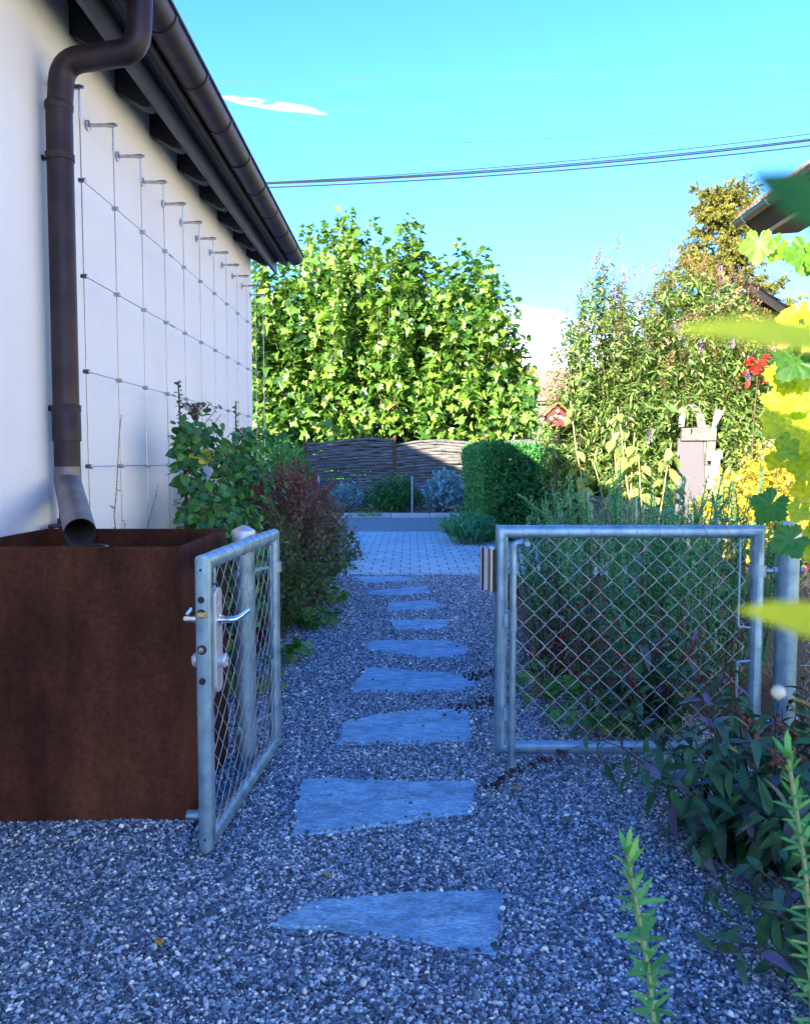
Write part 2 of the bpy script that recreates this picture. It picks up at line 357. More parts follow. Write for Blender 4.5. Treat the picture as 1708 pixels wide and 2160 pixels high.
# paved forecourt of small concrete setts
mpv, nt, bs, _ = nodes('sett_paving')
tcn = nt.nodes.new('ShaderNodeTexCoord'); br = nt.nodes.new('ShaderNodeTexBrick')
br.inputs['Scale'].default_value = 1.0; br.inputs['Brick Width'].default_value = 0.26; br.inputs['Row Height'].default_value = 0.26
br.inputs['Mortar Size'].default_value = 0.008; br.inputs['Mortar Smooth'].default_value = 0.2; br.inputs['Bias'].default_value = -0.1
br.inputs['Color1'].default_value = (0.42, 0.57, 0.66, 1); br.inputs['Color2'].default_value = (0.56, 0.71, 0.78, 1); br.inputs['Mortar'].default_value = (0.08, 0.085, 0.10, 1)
nt.links.new(tcn.outputs['Object'], br.inputs['Vector'])
mm = nt.nodes.new('ShaderNodeMix'); mm.data_type = 'RGBA'; mm.blend_type = 'MULTIPLY'; mm.inputs['Factor'].default_value = 0.8
nt.links.new(br.outputs['Color'], mm.inputs['A']); nt.links.new(ramp(nt, [(0.6, 0.6, 0.6), (1.1, 1.1, 1.1)], noise(nt, 3, 6)).outputs[0], mm.inputs['B'])
nt.links.new(mm.outputs['Result'], bs.inputs['Base Color']); bs.inputs['Roughness'].default_value = 0.75
inv = nt.nodes.new('ShaderNodeMath'); inv.operation = 'SUBTRACT'; inv.inputs[0].default_value = 1; nt.links.new(br.outputs['Fac'], inv.inputs[1])
bump(nt, bs, inv.outputs[0], 0.7, 0.012)
sheet('paving', -3.2, 3.0, 10.18, 16.3, 0.002, mpv)
m_conc = pm('concrete_edge', [(0.42, 0.43, 0.45), (0.52, 0.53, 0.55)], 9, 0.85, bstr=0.3, bscale=90)
m_asph = pm('asphalt', [(0.18, 0.20, 0.23), (0.23, 0.25, 0.28), (0.27, 0.29, 0.32)], 5, 0.85, bstr=0.35, bscale=240, bdist=0.006)
tag(MB().box((0, 16.36, -0.02), (60, 0.12, 0.055)).build('edging_strip', m_conc), kind='structure')
sheet('road', -60, 60, 16.42, 20.6, -0.006, m_asph)
kb = MB()
for i in range(-24, 25): kb.box((i * 1.0, 20.70, 0.03), (0.985, 0.16, 0.16))
tag(kb.build('kerb', m_conc, bevel=0.012), kind='structure')
sheet('verge', -40, 40, 20.79, 24, 0.02, M['soil'])

# ------------------------------------------------------------------ stepping stones
m_slab, nt, bs, _ = nodes('gneiss_slab')
c1 = ramp(nt, [(0.10, 0.27, 0.48), (0.22, 0.48, 0.74), (0.42, 0.74, 0.95)], noise(nt, 14, 10, 0.8, stretch=(0.7, 1.6, 1)), [0.34, 0.5, 0.66])
c2 = ramp(nt, [(0.35, 0.38, 0.42), (0.95, 0.95, 0.95), (1.5, 1.45, 1.35)], noise(nt, 130, 4, 0.75, stretch=(0.45, 1, 1)), [0.34, 0.5, 0.68])
mm = nt.nodes.new('ShaderNodeMix'); mm.data_type = 'RGBA'; mm.blend_type = 'MULTIPLY'; mm.inputs['Factor'].default_value = 0.85
oi_ = nt.nodes.new('ShaderNodeObjectInfo'); c4 = ramp(nt, [(0.80, 0.82, 0.86), (1.08, 1.05, 1.0)], oi_.outputs['Random']); c5 = ramp(nt, [(0.62, 0.62, 0.60), (1.0, 1.0, 1.0)], noise(nt, 3.2, 5, .65), [.36, .5])
m5 = nt.nodes.new('ShaderNodeMix'); m5.data_type = 'RGBA'; m5.blend_type = 'MULTIPLY'; m5.inputs['Factor'].default_value = 1; m6 = nt.nodes.new('ShaderNodeMix'); m6.data_type = 'RGBA'; m6.blend_type = 'MULTIPLY'; m6.inputs['Factor'].default_value = .8
nt.links.new(c1.outputs[0], mm.inputs['A']); nt.links.new(c2.outputs[0], mm.inputs['B']); nt.links.new(mm.outputs['Result'], m5.inputs['A']); nt.links.new(c4.outputs[0], m5.inputs['B'])
nt.links.new(m5.outputs['Result'], m6.inputs['A']); nt.links.new(c5.outputs[0], m6.inputs['B']); nt.links.new(m6.outputs['Result'], bs.inputs['Base Color'])
bs.inputs['Roughness'].default_value = 0.6; bump(nt, bs, noise(nt, 34, 9, 0.75, stretch=(0.6, 1.3, 1)), 0.9, 0.014)
STONES = [
 ([(565, 1948), (655, 1900), (860, 1882), (960, 1879), (1060, 1876), (1064, 1912), (1058, 1962), (1044, 2015), (960, 1998), (850, 1982), (730, 1962)], 'largest pale stepping stone, tapering left, nearest the bottom of the gravel'),
 ([(634, 1643), (700, 1639), (800, 1646), (880, 1648), (1002, 1645), (1005, 1690), (1000, 1713), (900, 1720), (840, 1736), (720, 1752), (610, 1762), (622, 1690)], 'wide stepping stone beside the foot of the open left gate leaf'),
 ([(716, 1524), (748, 1519), (780, 1508), (880, 1497), (988, 1493), (994, 1518), (1000, 1560), (860, 1566), (712, 1568)], 'stepping stone with a chipped upper left corner, level with the gate bottom rails'),
 ([(770, 1408), (830, 1408), (880, 1416), (950, 1418), (1010, 1437), (1004, 1449), (940, 1458), (736, 1458), (748, 1436)], 'wedge shaped stepping stone pointing right with a seed stalk across its tip'),
 ([(783, 1350), (940, 1350), (990, 1362), (986, 1382), (920, 1390), (840, 1380), (765, 1370)], 'long thin stepping stone just beyond the wedge shaped one, seed heads at its right end'),
 ([(818, 1307), (954, 1306), (947, 1320), (930, 1328), (834, 1328)], 'small stepping stone with both lower corners cut, in the middle of the row'),
 ([(816, 1270), (912, 1266), (940, 1277), (925, 1283), (868, 1287), (813, 1290)], 'narrow stepping stone with a pointed right end, third from the paving'),
 ([(778, 1246), (896, 1236), (912, 1250), (868, 1254), (775, 1256)], 'thin stepping stone one short of the paving'),
 ([(738, 1216), (850, 1215.5), (888, 1219), (860, 1224), (790, 1229), (765, 1228)], 'last stepping stone, touching the edge of the sett paving'),
]
slab_polys = []
for pts, lab in STONES:
    base = [gr(px, py, 0.012)[:2] for px, py in pts]; c = np.mean(base, axis=0); poly = []
    for i in range(len(base)):
        a, b = base[i], base[(i + 1) % len(base)]; L = np.linalg.norm(b - a); k = max(1, int(L / 0.035))
        nrm = np.array([b[1] - a[1], a[0] - b[0]]) / (L + 1e-9)
        for j in range(k): poly.append(a + (b - a) * j / k + nrm * rng.normal(0, 0.0035) + rng.normal(0, 0.0015, 2))
    poly = np.array(poly); slab_polys.append(poly)
    area = 0.5 * np.sum(poly[:, 0] * np.roll(poly[:, 1], -1) - np.roll(poly[:, 0], -1) * poly[:, 1])
    if area < 0: poly = poly[::-1]
    n = len(poly); b = MB(); inn = c + (poly - c) * 0.985
    v = [(*p, -0.04) for p in poly] + [(*p, 0.006) for p in poly] + [(*p, 0.013) for p in inn]
    f = [tuple(range(2 * n, 3 * n))] + [(i, (i + 1) % n, n + (i + 1) % n, n + i) for i in range(n)] + [(n + i, n + (i + 1) % n, 2 * n + (i + 1) % n, 2 * n + i) for i in range(n)]
    o = b.add(np.array(v) - np.array([*c, 0]), f).build('stepping_stone', m_slab); o.location = (*c, 0)
    tag(o, lab, 'stepping stone', 'stepping stones in the gravel path')

# ------------------------------------------------------------------ gravel: pebbles as instances on points ("stuff")
def inside(P, poly):
    r = np.zeros(len(P), bool); n = len(poly); x, y = P[:, 0], P[:, 1]
    for i in range(n):
        x1, y1 = poly[i]; x2, y2 = poly[(i + 1) % n]
        c = ((y1 > y) != (y2 > y)) & (x < (x2 - x1) * (y - y1) / (y2 - y1 + 1e-12) + x1); r ^= c
    return r
def gridpts(x0, x1, y0, y1, s):
    xs = np.arange(x0, x1, s); ys = np.arange(y0, y1, s); X, Y = np.meshgrid(xs, ys)
    P = np.stack([X.ravel(), Y.ravel()], 1); return P + rng.uniform(-0.55, 0.55, P.shape) * s
layers = [(gridpts(-1.86, 1.6, 1.7, 4.6, 0.0069), 0.0059), (gridpts(-1.2, 1.15, 4.6, 7.2, 0.0086), 0.0068), (gridpts(-1.3, 1.25, 7.2, 10.2, 0.0108), 0.0082)]
P = np.concatenate([a for a, _ in layers]); S = np.concatenate([np.full(len(a), s) for a, s in layers])
ok = np.abs(P[:, 0] - 0.0) < 0.56 * P[:, 1] + 0.25
ok &= ~((P[:, 0] > -1.76) & (P[:, 0] < -0.89) & (P[:, 1] > 3.07) & (P[:, 1] < 3.87))
for poly in slab_polys:
    c = poly.mean(0); ok &= ~(inside(P, c + (poly - c) * 0.96) & (rng.random(len(P)) > 0.004)) & ~(inside(P, poly) & (rng.random(len(P)) > 0.35))
ok &= ~((P[:, 1] > 5.2) & (P[:, 0] > 0.95)) & ~((P[:, 1] > 4.2) & (P[:, 0] < -1.15))
P = P[ok]; S = S[ok]; n = len(P)
S = S * np.exp(rng.normal(0, 0.28, n)); Z = rng.normal(0, 0.0022, n) + 0.004 * np.sin(P[:, 0] * 5.1 + 1) * np.sin(P[:, 1] * 3.7) + 0.002 * np.sin(P[:, 0] * 13 + P[:, 1] * 9)
on_slab = np.zeros(n, bool)
for poly in slab_polys: on_slab |= inside(P, poly)
Z[on_slab] = 0.0125 + 0.35 * S[on_slab]
Z += 0.03 * np.exp(-((P[:, 1] - 3.07) / 0.09) ** 2) * (0.5 + 0.5 * np.sin(P[:, 0] * 4.3)) * (P[:, 0] < -0.84) * (P[:, 1] < 3.1) + 0.022 * np.exp(-((P[:, 1] - 3.05) / 0.10) ** 2) * (P[:, 0] < -0.80)
me = bpy.data.meshes.new('gravel'); me.vertices.add(n)
me.vertices.foreach_set('co', np.stack([P[:, 0], P[:, 1], Z], 1).ravel().astype(np.float32))
def addattr(nm, ty, arr, prop='value'):
    a = me.attributes.new(nm, ty, 'POINT'); a.data.foreach_set(prop, np.ascontiguousarray(arr, np.float32).ravel())
rot = np.stack([rng.normal(0, 0.5, n), rng.normal(0, 0.5, n), rng.uniform(0, 6.28, n)], 1)
scl = np.stack([S * rng.uniform(0.85, 1.3, n), S * rng.uniform(0.65, 0.95, n), S * rng.uniform(0.42, 0.75, n)], 1)
addattr('rot', 'FLOAT_VECTOR', rot, 'vector'); addattr('scl', 'FLOAT_VECTOR', scl, 'vector'); addattr('tint', 'FLOAT', rng.random(n))
m_peb, nt, bs, _ = nodes('pebbles')
a = nt.nodes.new('ShaderNodeAttribute'); a.attribute_type = 'INSTANCER'; a.attribute_name = 'tint'
r = ramp(nt, [(0.022, 0.036, 0.058), (0.060, 0.096, 0.14), (0.128, 0.19, 0.265), (0.25, 0.35, 0.45), (0.44, 0.56, 0.64), (0.72, 0.64, 0.5), (0.95, 0.94, 0.88)], a.outputs['Fac'], [0, 0.25, 0.52, 0.75, 0.9, 0.955, 0.985])
nt.links.new(r.outputs[0], bs.inputs['Base Color']); bs.inputs['Roughness'].default_value = 0.55
def pebble(name):
    import bmesh
    bm = bmesh.new(); bmesh.ops.create_icosphere(bm, subdivisions=2, radius=1.0)
    for v in bm.verts: v.co *= 1 + 0.14 * math.sin(v.co.x * 3.1 + v.co.z * 2) * math.cos(v.co.y * 2.7 + 1)
    mm_ = bpy.data.meshes.new(name); bm.to_mesh(mm_); bm.free(); mm_.polygons.foreach_set('use_smooth', [True] * len(mm_.polygons)); mm_.materials.append(m_peb); return mm_
gravel = bpy.data.objects.new('gravel', me); COL.objects.link(gravel); tag(gravel, 'loose blue grey pebble gravel covering the path', 'gravel', kind='stuff')
me.materials.append(m_peb)
pb = bpy.data.objects.new('pebble_source', pebble('pebble_source'))       # not linked to the scene: only the shape of the instances
ng = bpy.data.node_groups.new('gravel', 'GeometryNodeTree')
ng.interface.new_socket('Geometry', in_out='INPUT', socket_type='NodeSocketGeometry'); ng.interface.new_socket('Geometry', in_out='OUTPUT', socket_type='NodeSocketGeometry')
gi = ng.nodes.new('NodeGroupInput'); go = ng.nodes.new('NodeGroupOutput'); ip = ng.nodes.new('GeometryNodeInstanceOnPoints'); oi = ng.nodes.new('GeometryNodeObjectInfo')
oi.inputs['Object'].default_value = pb
ra = ng.nodes.new('GeometryNodeInputNamedAttribute'); ra.data_type = 'FLOAT_VECTOR'; ra.inputs[0].default_value = 'rot'
sa = ng.nodes.new('GeometryNodeInputNamedAttribute'); sa.data_type = 'FLOAT_VECTOR'; sa.inputs[0].default_value = 'scl'
er = ng.nodes.new('FunctionNodeEulerToRotation')
ng.links.new(gi.outputs[0], ip.inputs['Points']); ng.links.new(oi.outputs['Geometry'], ip.inputs['Instance'])
ng.links.new(ra.outputs['Attribute'], er.inputs[0]); ng.links.new(er.outputs[0], ip.inputs['Rotation']); ng.links.new(sa.outputs['Attribute'], ip.inputs['Scale'])
ng.links.new(ip.outputs[0], go.inputs[0])
gm = gravel.modifiers.new('pebbles', 'NODES'); gm.node_group = ng

# ================================================================== THE HOUSE ON THE LEFT
WX = -1.86; HY0, HY1 = -9.0, 9.57; SL = 0.45; RIDGE = -8.0
house = thing('house', 'white rendered house on the left with dark eaves, brown gutter and downpipe', 'house', (WX, 3.0, 0))
HO = np.array([WX, 3.0, 0])
def hb(b, name, mat, parent=house, smooth=False, bevel=0):
    b.v = [v - HO for v in b.v]; return b.build(name, mat, parent, smooth, bevel)
def und(x): return 3.95 - SL * (x - WX)                # underside of the roof deck at x
zr = und(RIDGE)
b = MB(); prof = [(WX, -0.2), (WX, und(WX) - 0.01), (RIDGE, zr - 0.01), (2 * RIDGE - WX, und(WX) - 0.01), (2 * RIDGE - WX, -0.2)]
nP = len(prof); v = [(x, HY0, z) for x, z in prof] + [(x, HY1, z) for x, z in prof]
b.add(v, [tuple(range(nP)), tuple(range(nP, 2 * nP))[::-1]] + [(i, nP + i, nP + (i + 1) % nP, (i + 1) % nP) for i in range(nP)])
hb(b, 'wall', M['plaster'])
b = MB()
for sgn in (1, -1):
    xe = -1.47
    P3 = [(xe, und(xe)), (RIDGE, zr), (RIDGE, zr + 0.16), (xe, und(xe) + 0.14)]
    P3 = [(x if sgn > 0 else 2 * RIDGE - x, z) for x, z in P3]
    v = [(x, HY0 - 0.3, z) for x, z in P3] + [(x, HY1 + 0.28, z) for x, z in P3]
    b.add(v, [(0, 1, 2, 3), (7, 6, 5, 4), (0, 4, 5, 1), (1, 5, 6, 2), (2, 6, 7, 3), (3, 7, 4, 0)])
roof = hb(b, 'roof', M['rafter'])
b = MB()                                               # courses of tiles
for k in range(20):
    x0 = -1.40 - k * 0.34; x1 = x0 - 0.40
    z0 = und(x0) + 0.185; z1 = und(x1) + 0.150
    v = [(x0, HY0 - 0.32, z0), (x1, HY0 - 0.32, z1), (x1, HY1 + 0.30, z1), (x0, HY1 + 0.30, z0), (x0, HY0 - 0.32, z0 - 0.025), (x0, HY1 + 0.30, z0 - 0.025)]
    b.add(v, [(0, 1, 2, 3), (4, 0, 3, 5)])
hb(b, 'tile_courses', M['rooftile'], roof)
b = MB().box((-1.615, (HY0 + HY1) / 2, 3.82), (0.03, HY1 - HY0 + 0.56, 0.26)); hb(b, 'fascia_board', M['fascia'], roof)
b = MB().box((-1.505, (HY0 + HY1) / 2, 3.90), (0.03, HY1 - HY0 + 0.57, 0.21)); hb(b, 'fascia_board', M['fascia'], roof)
b = MB().box((-1.56, (HY0 + HY1) / 2, 3.90), (0.078, HY1 - HY0 + 0.54, 0.03)); hb(b, 'eaves_strip', M['fascia'], roof)
ry = 5.27
rprof = [(WX + 0.003, 3.775), (-1.80, 3.745), (-1.70, 3.685), (-1.66, 3.672), (-1.632, 3.68), (-1.632, und(-1.632) - 0.004), (WX + 0.003, und(WX + 0.003) - 0.004)]
b = MB(); nP = len(rprof); v = [(x, -0.05, z) for x, z in rprof] + [(x, 0.05, z) for x, z in rprof]
b.add(np.array(v) - np.array([WX, 0, 0]), [tuple(range(nP)), tuple(range(nP, 2 * nP))[::-1]] + [(i, nP + i, nP + (i + 1) % nP, (i + 1) % nP) for i in range(nP)])
rme = b.mesh('rafter', M['rafter'])
for k in range(-10, 7):
    o = bpy.data.objects.new('rafter', rme); COL.objects.link(o); o.parent = roof; o.location = (0, ry + 0.68 * k - HO[1], 0)
# gutter: open half round channel
GX, GZ, GR = -1.385, 3.90, 0.102
def channel(y0, y1, r, th, n=14, a0=180, a1=360):
    aa = [R(a0 + (a1 - a0) * i / n) for i in range(n + 1)]
    ring = [(GX + r * math.cos(t), GZ + r * math.sin(t)) for t in aa] + [(GX + (r - th) * math.cos(t), GZ + (r - th) * math.sin(t)) for t in aa[::-1]]
    k = len(ring); v = [(x, y0, z) for x, z in ring] + [(x, y1, z) for x, z in ring]
    return v, [tuple(range(k)), tuple(range(k, 2 * k))[::-1]] + [(i, k + i, k + (i + 1) % k, (i + 1) % k) for i in range(k)]
b = MB().add(*channel(HY0 - 0.3, HY1 + 0.30, GR, 0.004))
b.tube([(GX + GR + 0.004, HY0 - 0.3, GZ), (GX + GR + 0.004, HY1 + 0.30, GZ)], 0.011, 10)
b.add([(GX + GR * math.cos(R(180 + 18 * i)), HY1 + 0.30, GZ + GR * math.sin(R(180 + 18 * i))) for i in range(11)], [tuple(range(11))])
gut = hb(b, 'gutter', M['corten_pipe'], smooth=True)
for k in range(-12, 7):
    b = MB(); y = 5.25 + 0.68 * k + 0.02
    b.add(*channel(y - 0.014, y + 0.014, GR + 0.006, 0.009, 16)); hb(b, 'gutter_bracket', M['corten_pipe'], gut, True)
# downpipe with swan neck and free outlet
def arc(pts, n=7, rad=0.5):                            # rounds the corners of a polyline
    pts = [np.asarray(p, float) for p in pts]; out = [pts[0]]
    for i in range(1, len(pts) - 1):
        p, a, c = pts[i], pts[i - 1], pts[i + 1]; q0 = p + (a - p) * rad; q1 = p + (c - p) * rad
        for t in np.linspace(0, 1, n): out.append((1 - t) ** 2 * q0 + 2 * t * (1 - t) * p + t * t * q1)
    out.append(pts[-1]); out = np.array(out); keep = np.concatenate([[True], np.linalg.norm(np.diff(out, axis=0), axis=1) > 1e-6]); return out[keep]
PY = 4.17; pr = 0.062
pp = arc([(GX + 0.04, PY, 3.83), (GX + 0.035, PY, 3.70), (-1.365, PY, 3.50), (-1.55, PY, 3.475), (-1.745, PY, 3.45), (-1.762, PY, 3.25), (-1.768, PY, 3.2)], 8, 0.5)
b = MB().tube(pp, pr, 24); dp = hb(b, 'downpipe', M['corten_pipe'], smooth=True)
b = MB().tube([(-1.768, PY, 3.23), (-1.773, PY, 1.36)], pr + 0.003, 24, caps=False)
b.lathe([(pr + 0.004, 0), (pr + 0.008, 0.01), (pr + 0.008, 0.03), (pr + 0.004, 0.04)], (-1.768, PY, 3.21), 24); hb(b, 'straight_pipe', M['corten_pipe'], dp, True)
for z in (2.98, 1.72):
    b = MB().lathe([(pr + 0.004, -0.018), (pr + 0.009, -0.016), (pr + 0.009, 0.016), (pr + 0.004, 0.018)], (-1.77, PY, z), 24)
    b.tube([(-1.83, PY, z), (WX, PY, z)], 0.006, 8); b.lathe([(0.016, 0), (0.016, 0.006)], (WX + 0.001, PY, z), 12, axis=(1, 0, 0)); hb(b, 'pipe_bracket', M['darktwig'], dp, True)
b = MB().lathe([(pr + 0.003, -0.01), (pr + 0.009, -0.008), (pr + 0.009, 0.17), (pr + 0.003, 0.18)], (-1.772, PY, 1.56), 24); hb(b, 'pipe_sleeve', M['corten_pipe'], dp, True)
op = arc([(-1.773, PY, 1.42), (-1.773, PY, 1.335), (-1.72, PY - 0.10, 1.29), (-1.44, 3.50, 1.135)], 8, 0.45)
b = MB(); b.tube(op, np.linspace(pr + 0.004, pr + 0.006, len(op)), 28, caps=False); b.tube(op[::-1], np.linspace(pr + 0.003, pr + 0.001, len(op)), 28, caps=False)
hb(b, 'outlet', M['grey_zinc'], dp, True)
b = MB().tube([(-1.80, PY + 0.02, 1.36), (-1.80, PY + 0.02, 1.15), (-1.80, PY + 0.02, 0.0)], 0.03, 14); b.lathe([(0.04, 0), (0.04, 0.05)], (-1.80, PY + 0.02, 1.10), 14)
b.tube([(-1.80, PY, 1.12), (-1.80, PY - 0.16, 1.12)], 0.012, 8); hb(b, 'stand_pipe', M['darktwig'], dp, True)

# ================================================================== WIRE TRELLIS
tre = thing('wire_trellis', 'stainless steel wire trellis on standoffs in front of the white wall', 'trellis', (WX, 4.25, 0)); TO = np.array([WX, 4.25, 0])
TX = 0.155; ys = [4.28 + 0.474 * i for i in range(12)]; zs = [2.905, 2.415, 1.92, 1.42, 0.93, 0.44]; ZT = 3.375
def tl(b, name, mat, smooth=True):
    return b.build(name, mat, tre, smooth)
b = MB().lathe([(0.026, 0), (0.03, 0.003), (0.03, 0.012), (0.024, 0.014)], (0.002, 0, 0), 20, axis=(1, 0, 0))
b.lathe([(0.011, 0.012), (0.011, 0.12), (0.014, 0.121), (0.014, 0.16), (0.009, 0.161), (0.009, 0.175)], (0.002, 0, 0), 16, axis=(1, 0, 0))
sme = b.mesh('standoff', M['steel'], True)
b = MB().lathe([(0.010, -0.018), (0.013, -0.016), (0.013, 0.016), (0.010, 0.018)], (0, 0, 0), 14, axis=(1, 0, 0)); cme = b.mesh('wire_clamp', M['steel'], True)
for i, y in enumerate(ys):
    for z in (ZT, 0.15):
        o = bpy.data.objects.new('standoff', sme); COL.objects.link(o); o.parent = tre; o.location = (0, y - TO[1], z)
    tl(MB().tube([(TX - .004, y - TO[1], ZT), (TX, y - TO[1], 0.15)], 0.0032, 6).tube([(TX - .004, y - TO[1], ZT - 0.02), (TX - .004, y - TO[1], ZT - 0.16)], 0.0052, 8), 'upright_wire', M['steel'])
    for z in zs:
        o = bpy.data.objects.new('wire_clamp', cme); COL.objects.link(o); o.parent = tre; o.location = (TX, y - TO[1], z)
for z in zs:
    b = MB().tube([(TX + .003, ys[0] - TO[1] - 0.02, z), (TX + .003, ys[-1] - TO[1] + 0.02, z)], 0.0028, 6)
    b.tube([(TX + .003, 1.55, z), (TX + .003, 1.62, z)], 0.0075, 8); tl(b, 'cross_wire', M['steel'])

# ================================================================== CORTEN PLANTER
m_cor, nt, bs, _ = nodes('corten_steel')
n1 = noise(nt, 1.7, 6, 0.6); n2 = noise(nt, 48, 9, 0.75); n3 = noise(nt, 5, 5, 0.6, stretch=(1, 1, 0.25))
c1 = ramp(nt, [(0.050, 0.017, 0.009), (0.092, 0.031, 0.015), (0.135, 0.047, 0.023)], n1, [0.34, 0.52, 0.72])
c2 = ramp(nt, [(0.65, 0.62, 0.61), (1.0, 1.0, 1.0), (1.5, 1.4, 1.28)], n2, [0.34, 0.5, 0.72])
c3 = ramp(nt, [(0.5, 0.5, 0.52), (1.2, 1.17, 1.14)], n3, [0.35, 0.7])
m1 = nt.nodes.new('ShaderNodeMix'); m1.data_type = 'RGBA'; m1.blend_type = 'MULTIPLY'; m1.inputs['Factor'].default_value = 1
m2 = nt.nodes.new('ShaderNodeMix'); m2.data_type = 'RGBA'; m2.blend_type = 'MULTIPLY'; m2.inputs['Factor'].default_value = 1
nt.links.new(c1.outputs[0], m1.inputs['A']); nt.links.new(c2.outputs[0], m1.inputs['B']); nt.links.new(m1.outputs['Result'], m2.inputs['A']); nt.links.new(c3.outputs[0], m2.inputs['B'])
nt.links.new(m2.outputs['Result'], bs.inputs['Base Color']); bs.inputs['Roughness'].default_value = 0.8; bs.inputs['Specular IOR Level'].default_value = 0.15; bump(nt, bs, n2, 0.3, 0.004)
pl = thing('corten_trough', 'tall rusty steel rain trough under the downpipe outlet', 'rain trough', (-1.32, 3.47, 0))
hx, hy, hz_, th = 0.44, 0.41, 1.122, 0.006
b = MB(); o4 = [(-hx, -hy), (hx, -hy), (hx - 0.012, hy), (-hx, hy)]; i4 = [(x - math.copysign(th, x), y - math.copysign(th, y)) for x, y in o4]
v = [(*p, -0.05) for p in o4] + [(*p, hz_) for p in o4] + [(*p, hz_) for p in i4] + [(*p, 0.6) for p in i4]
f = [(k, (k + 1) % 4, 4 + (k + 1) % 4, 4 + k) for k in range(4)] + [(4 + k, 4 + (k + 1) % 4, 8 + (k + 1) % 4, 8 + k) for k in range(4)] + [(8 + k, 8 + (k + 1) % 4, 12 + (k + 1) % 4, 12 + k) for k in range(4)] + [(12, 13, 14, 15)]
b.add(v, f).build('trough_body', m_cor, pl)
m_water = pm('dark_water', (0.006, 0.007, 0.008), 3, 0.06)
MB().add([(-hx + th, -hy + th, 0.84), (hx - th - .012, -hy + th, 0.84), (hx - th - .012, hy - th, 0.84), (-hx + th, hy - th, 0.84)], [(0, 1, 2, 3)]).build('water', m_water, pl)
t = np.linspace(0, 2 * math.pi, 33)[:-1]
MB().tube(np.stack([-0.10 + 0.095 * np.cos(t), 0.02 + 0.095 * np.sin(t), np.full(32, 1.075)], 1), 0.005, 8, closed=True).tube([(-0.10 + .095, 0.02, 1.075), (-0.10 + .095, .02, 0.6)], 0.004, 6).tube([(-0.10 - .095, 0.02, 1.075), (-0.10 - .095, .02, 0.6)], 0.004, 6).build('strainer_ring', M['grey_zinc'], pl, True)
MB().tube([(hx - 0.002, -0.37, 0.05), (hx + 0.075, -0.37, 0.05)], 0.022, 16).build('drain_pipe', M['galv'], pl, True)

# ================================================================== GATES AND POSTS
def helix(p0, p1, r, pitch, ph=0.0, n=14, double=0):
    p0 = np.asarray(p0, float); p1 = np.asarray(p1, float); L = np.linalg.norm(p1 - p0); d = (p1 - p0) / L
    h = np.array([0, 1.0, 0]); a = unit(np.cross(d, h)); c = np.cross(d, a); k = int(L / pitch * n); out = []
    for i in range(k + 1):
        s = i / n; turn = math.floor(s); fr = s - turn
        adv = turn + (0.12 * fr / 0.55 if fr < 0.55 else 0.12 + 0.88 * (fr - 0.55) / 0.45)     # tight round the front, long step behind
        an = 2 * math.pi * fr + ph; out.append(p0 + d * min(L, adv * pitch) + r * (math.cos(an) * a + math.sin(an) * c))
    return np.array(out)
def chainlink(u0, u1, z0, z1, y, pw=0.101, dv=0.050, r=0.0015, sag=None, name='wire_mesh', parent=None, fn=None):
    b = MB(); k = 0; nU = int(round((u1 - u0) / (pw / 2))); nV = int(round((z1 - z0) / dv)); pw2 = (u1 - u0) / nU; dv = (z1 - z0) / nV
    for k in range(nU):
        pts = []
        for j in range(nV + 1):
            side = (j + k) % 2; u = u0 + (k + side) * pw2; s = 1 if side else -1
            z = z0 + j * dv
            for dz in ((-0.10, 0.10) if 0 < j < nV else (0,)):
                uu = u - s * 0.05 * pw2 * (1 if dz else 0)
                pts.append((uu, y + s * r * 0.9 * (1 if dz > 0 else -1), z + dz * dv))
        pts = np.array(pts)
        if fn is not None: pts = fn(pts)
        b.tube(pts, r, 5, caps=False)
    return b.build(name, M['wire'], parent, True)

def gate(name, label, loc, rz, W, z0, z1, mesh_sag=0.0):
    """local: x from the free end (0) to the hinge end (W), camera side is -y"""
    g = thing(name, label, 'gate', (loc[0], loc[1], 0), rz, 'leaves of the garden gate')
    r = 0.030
    MB().tube([(0, 0, z0), (W, 0, z0), (W, 0, z1), (0, 0, z1)], r, 22, closed=True).build('frame', M['galv'], g, True)
    fn = (lambda p: p + np.stack([0 * p[:, 0], mesh_sag * np.sin(p[:, 0] / W * math.pi) * np.sin((p[:, 2] - z0) / (z1 - z0) * math.pi), 0 * p[:, 0]], 1)) if mesh_sag else None
    chainlink(0.05, W - 0.06, z0 + 0.02, z1 - 0.02, -0.012, parent=g, fn=fn)
    for a, c, pit, ph in (((0.09, 0, z1), (W - 0.06, 0, z1), 0.104, 0.3), ((0.06, 0, z0), (W - 0.06, 0, z0), 0.094, 1.2)):
        MB().tube(helix(a, c, r + 0.0016, pit, ph), 0.0014, 5, caps=False).build('binding_wire', M['wire'], g, True)
    MB().tube(helix((0, 0, z0 + 0.05), (0, 0, z0 + (0.62 if 'left' in label else 1.0)), r + 0.0016, 0.105, 2.0), 0.0014, 5, caps=False).build('binding_wire', M['wire'], g, True)
    MB().tube(helix((W, 0, z0 + 0.15), (W, 0, z1 - 0.5), r + 0.0016, 0.16, 0.6), 0.0014, 5, caps=False).build('binding_wire', M['wire'], g, True)
    # tension bars bent into the hinge post
    xb = W - 0.085
    MB().tube(arc([(xb, -0.005, z1 - 0.015), (xb, -0.005, z1 - 0.44), (W - 0.02, -0.005, z1 - 0.445)], 6, 0.08), 0.0058, 10).build('tension_bar', M['galv'], g, True)
    MB().tube(arc([(W - 0.02, -0.005, z1 - 0.60), (xb, -0.005, z1 - 0.605), (xb, -0.005, z0 + 0.015)], 6, 0.08), 0.0058, 10).build('tension_bar', M['galv'], g, True)
    return g
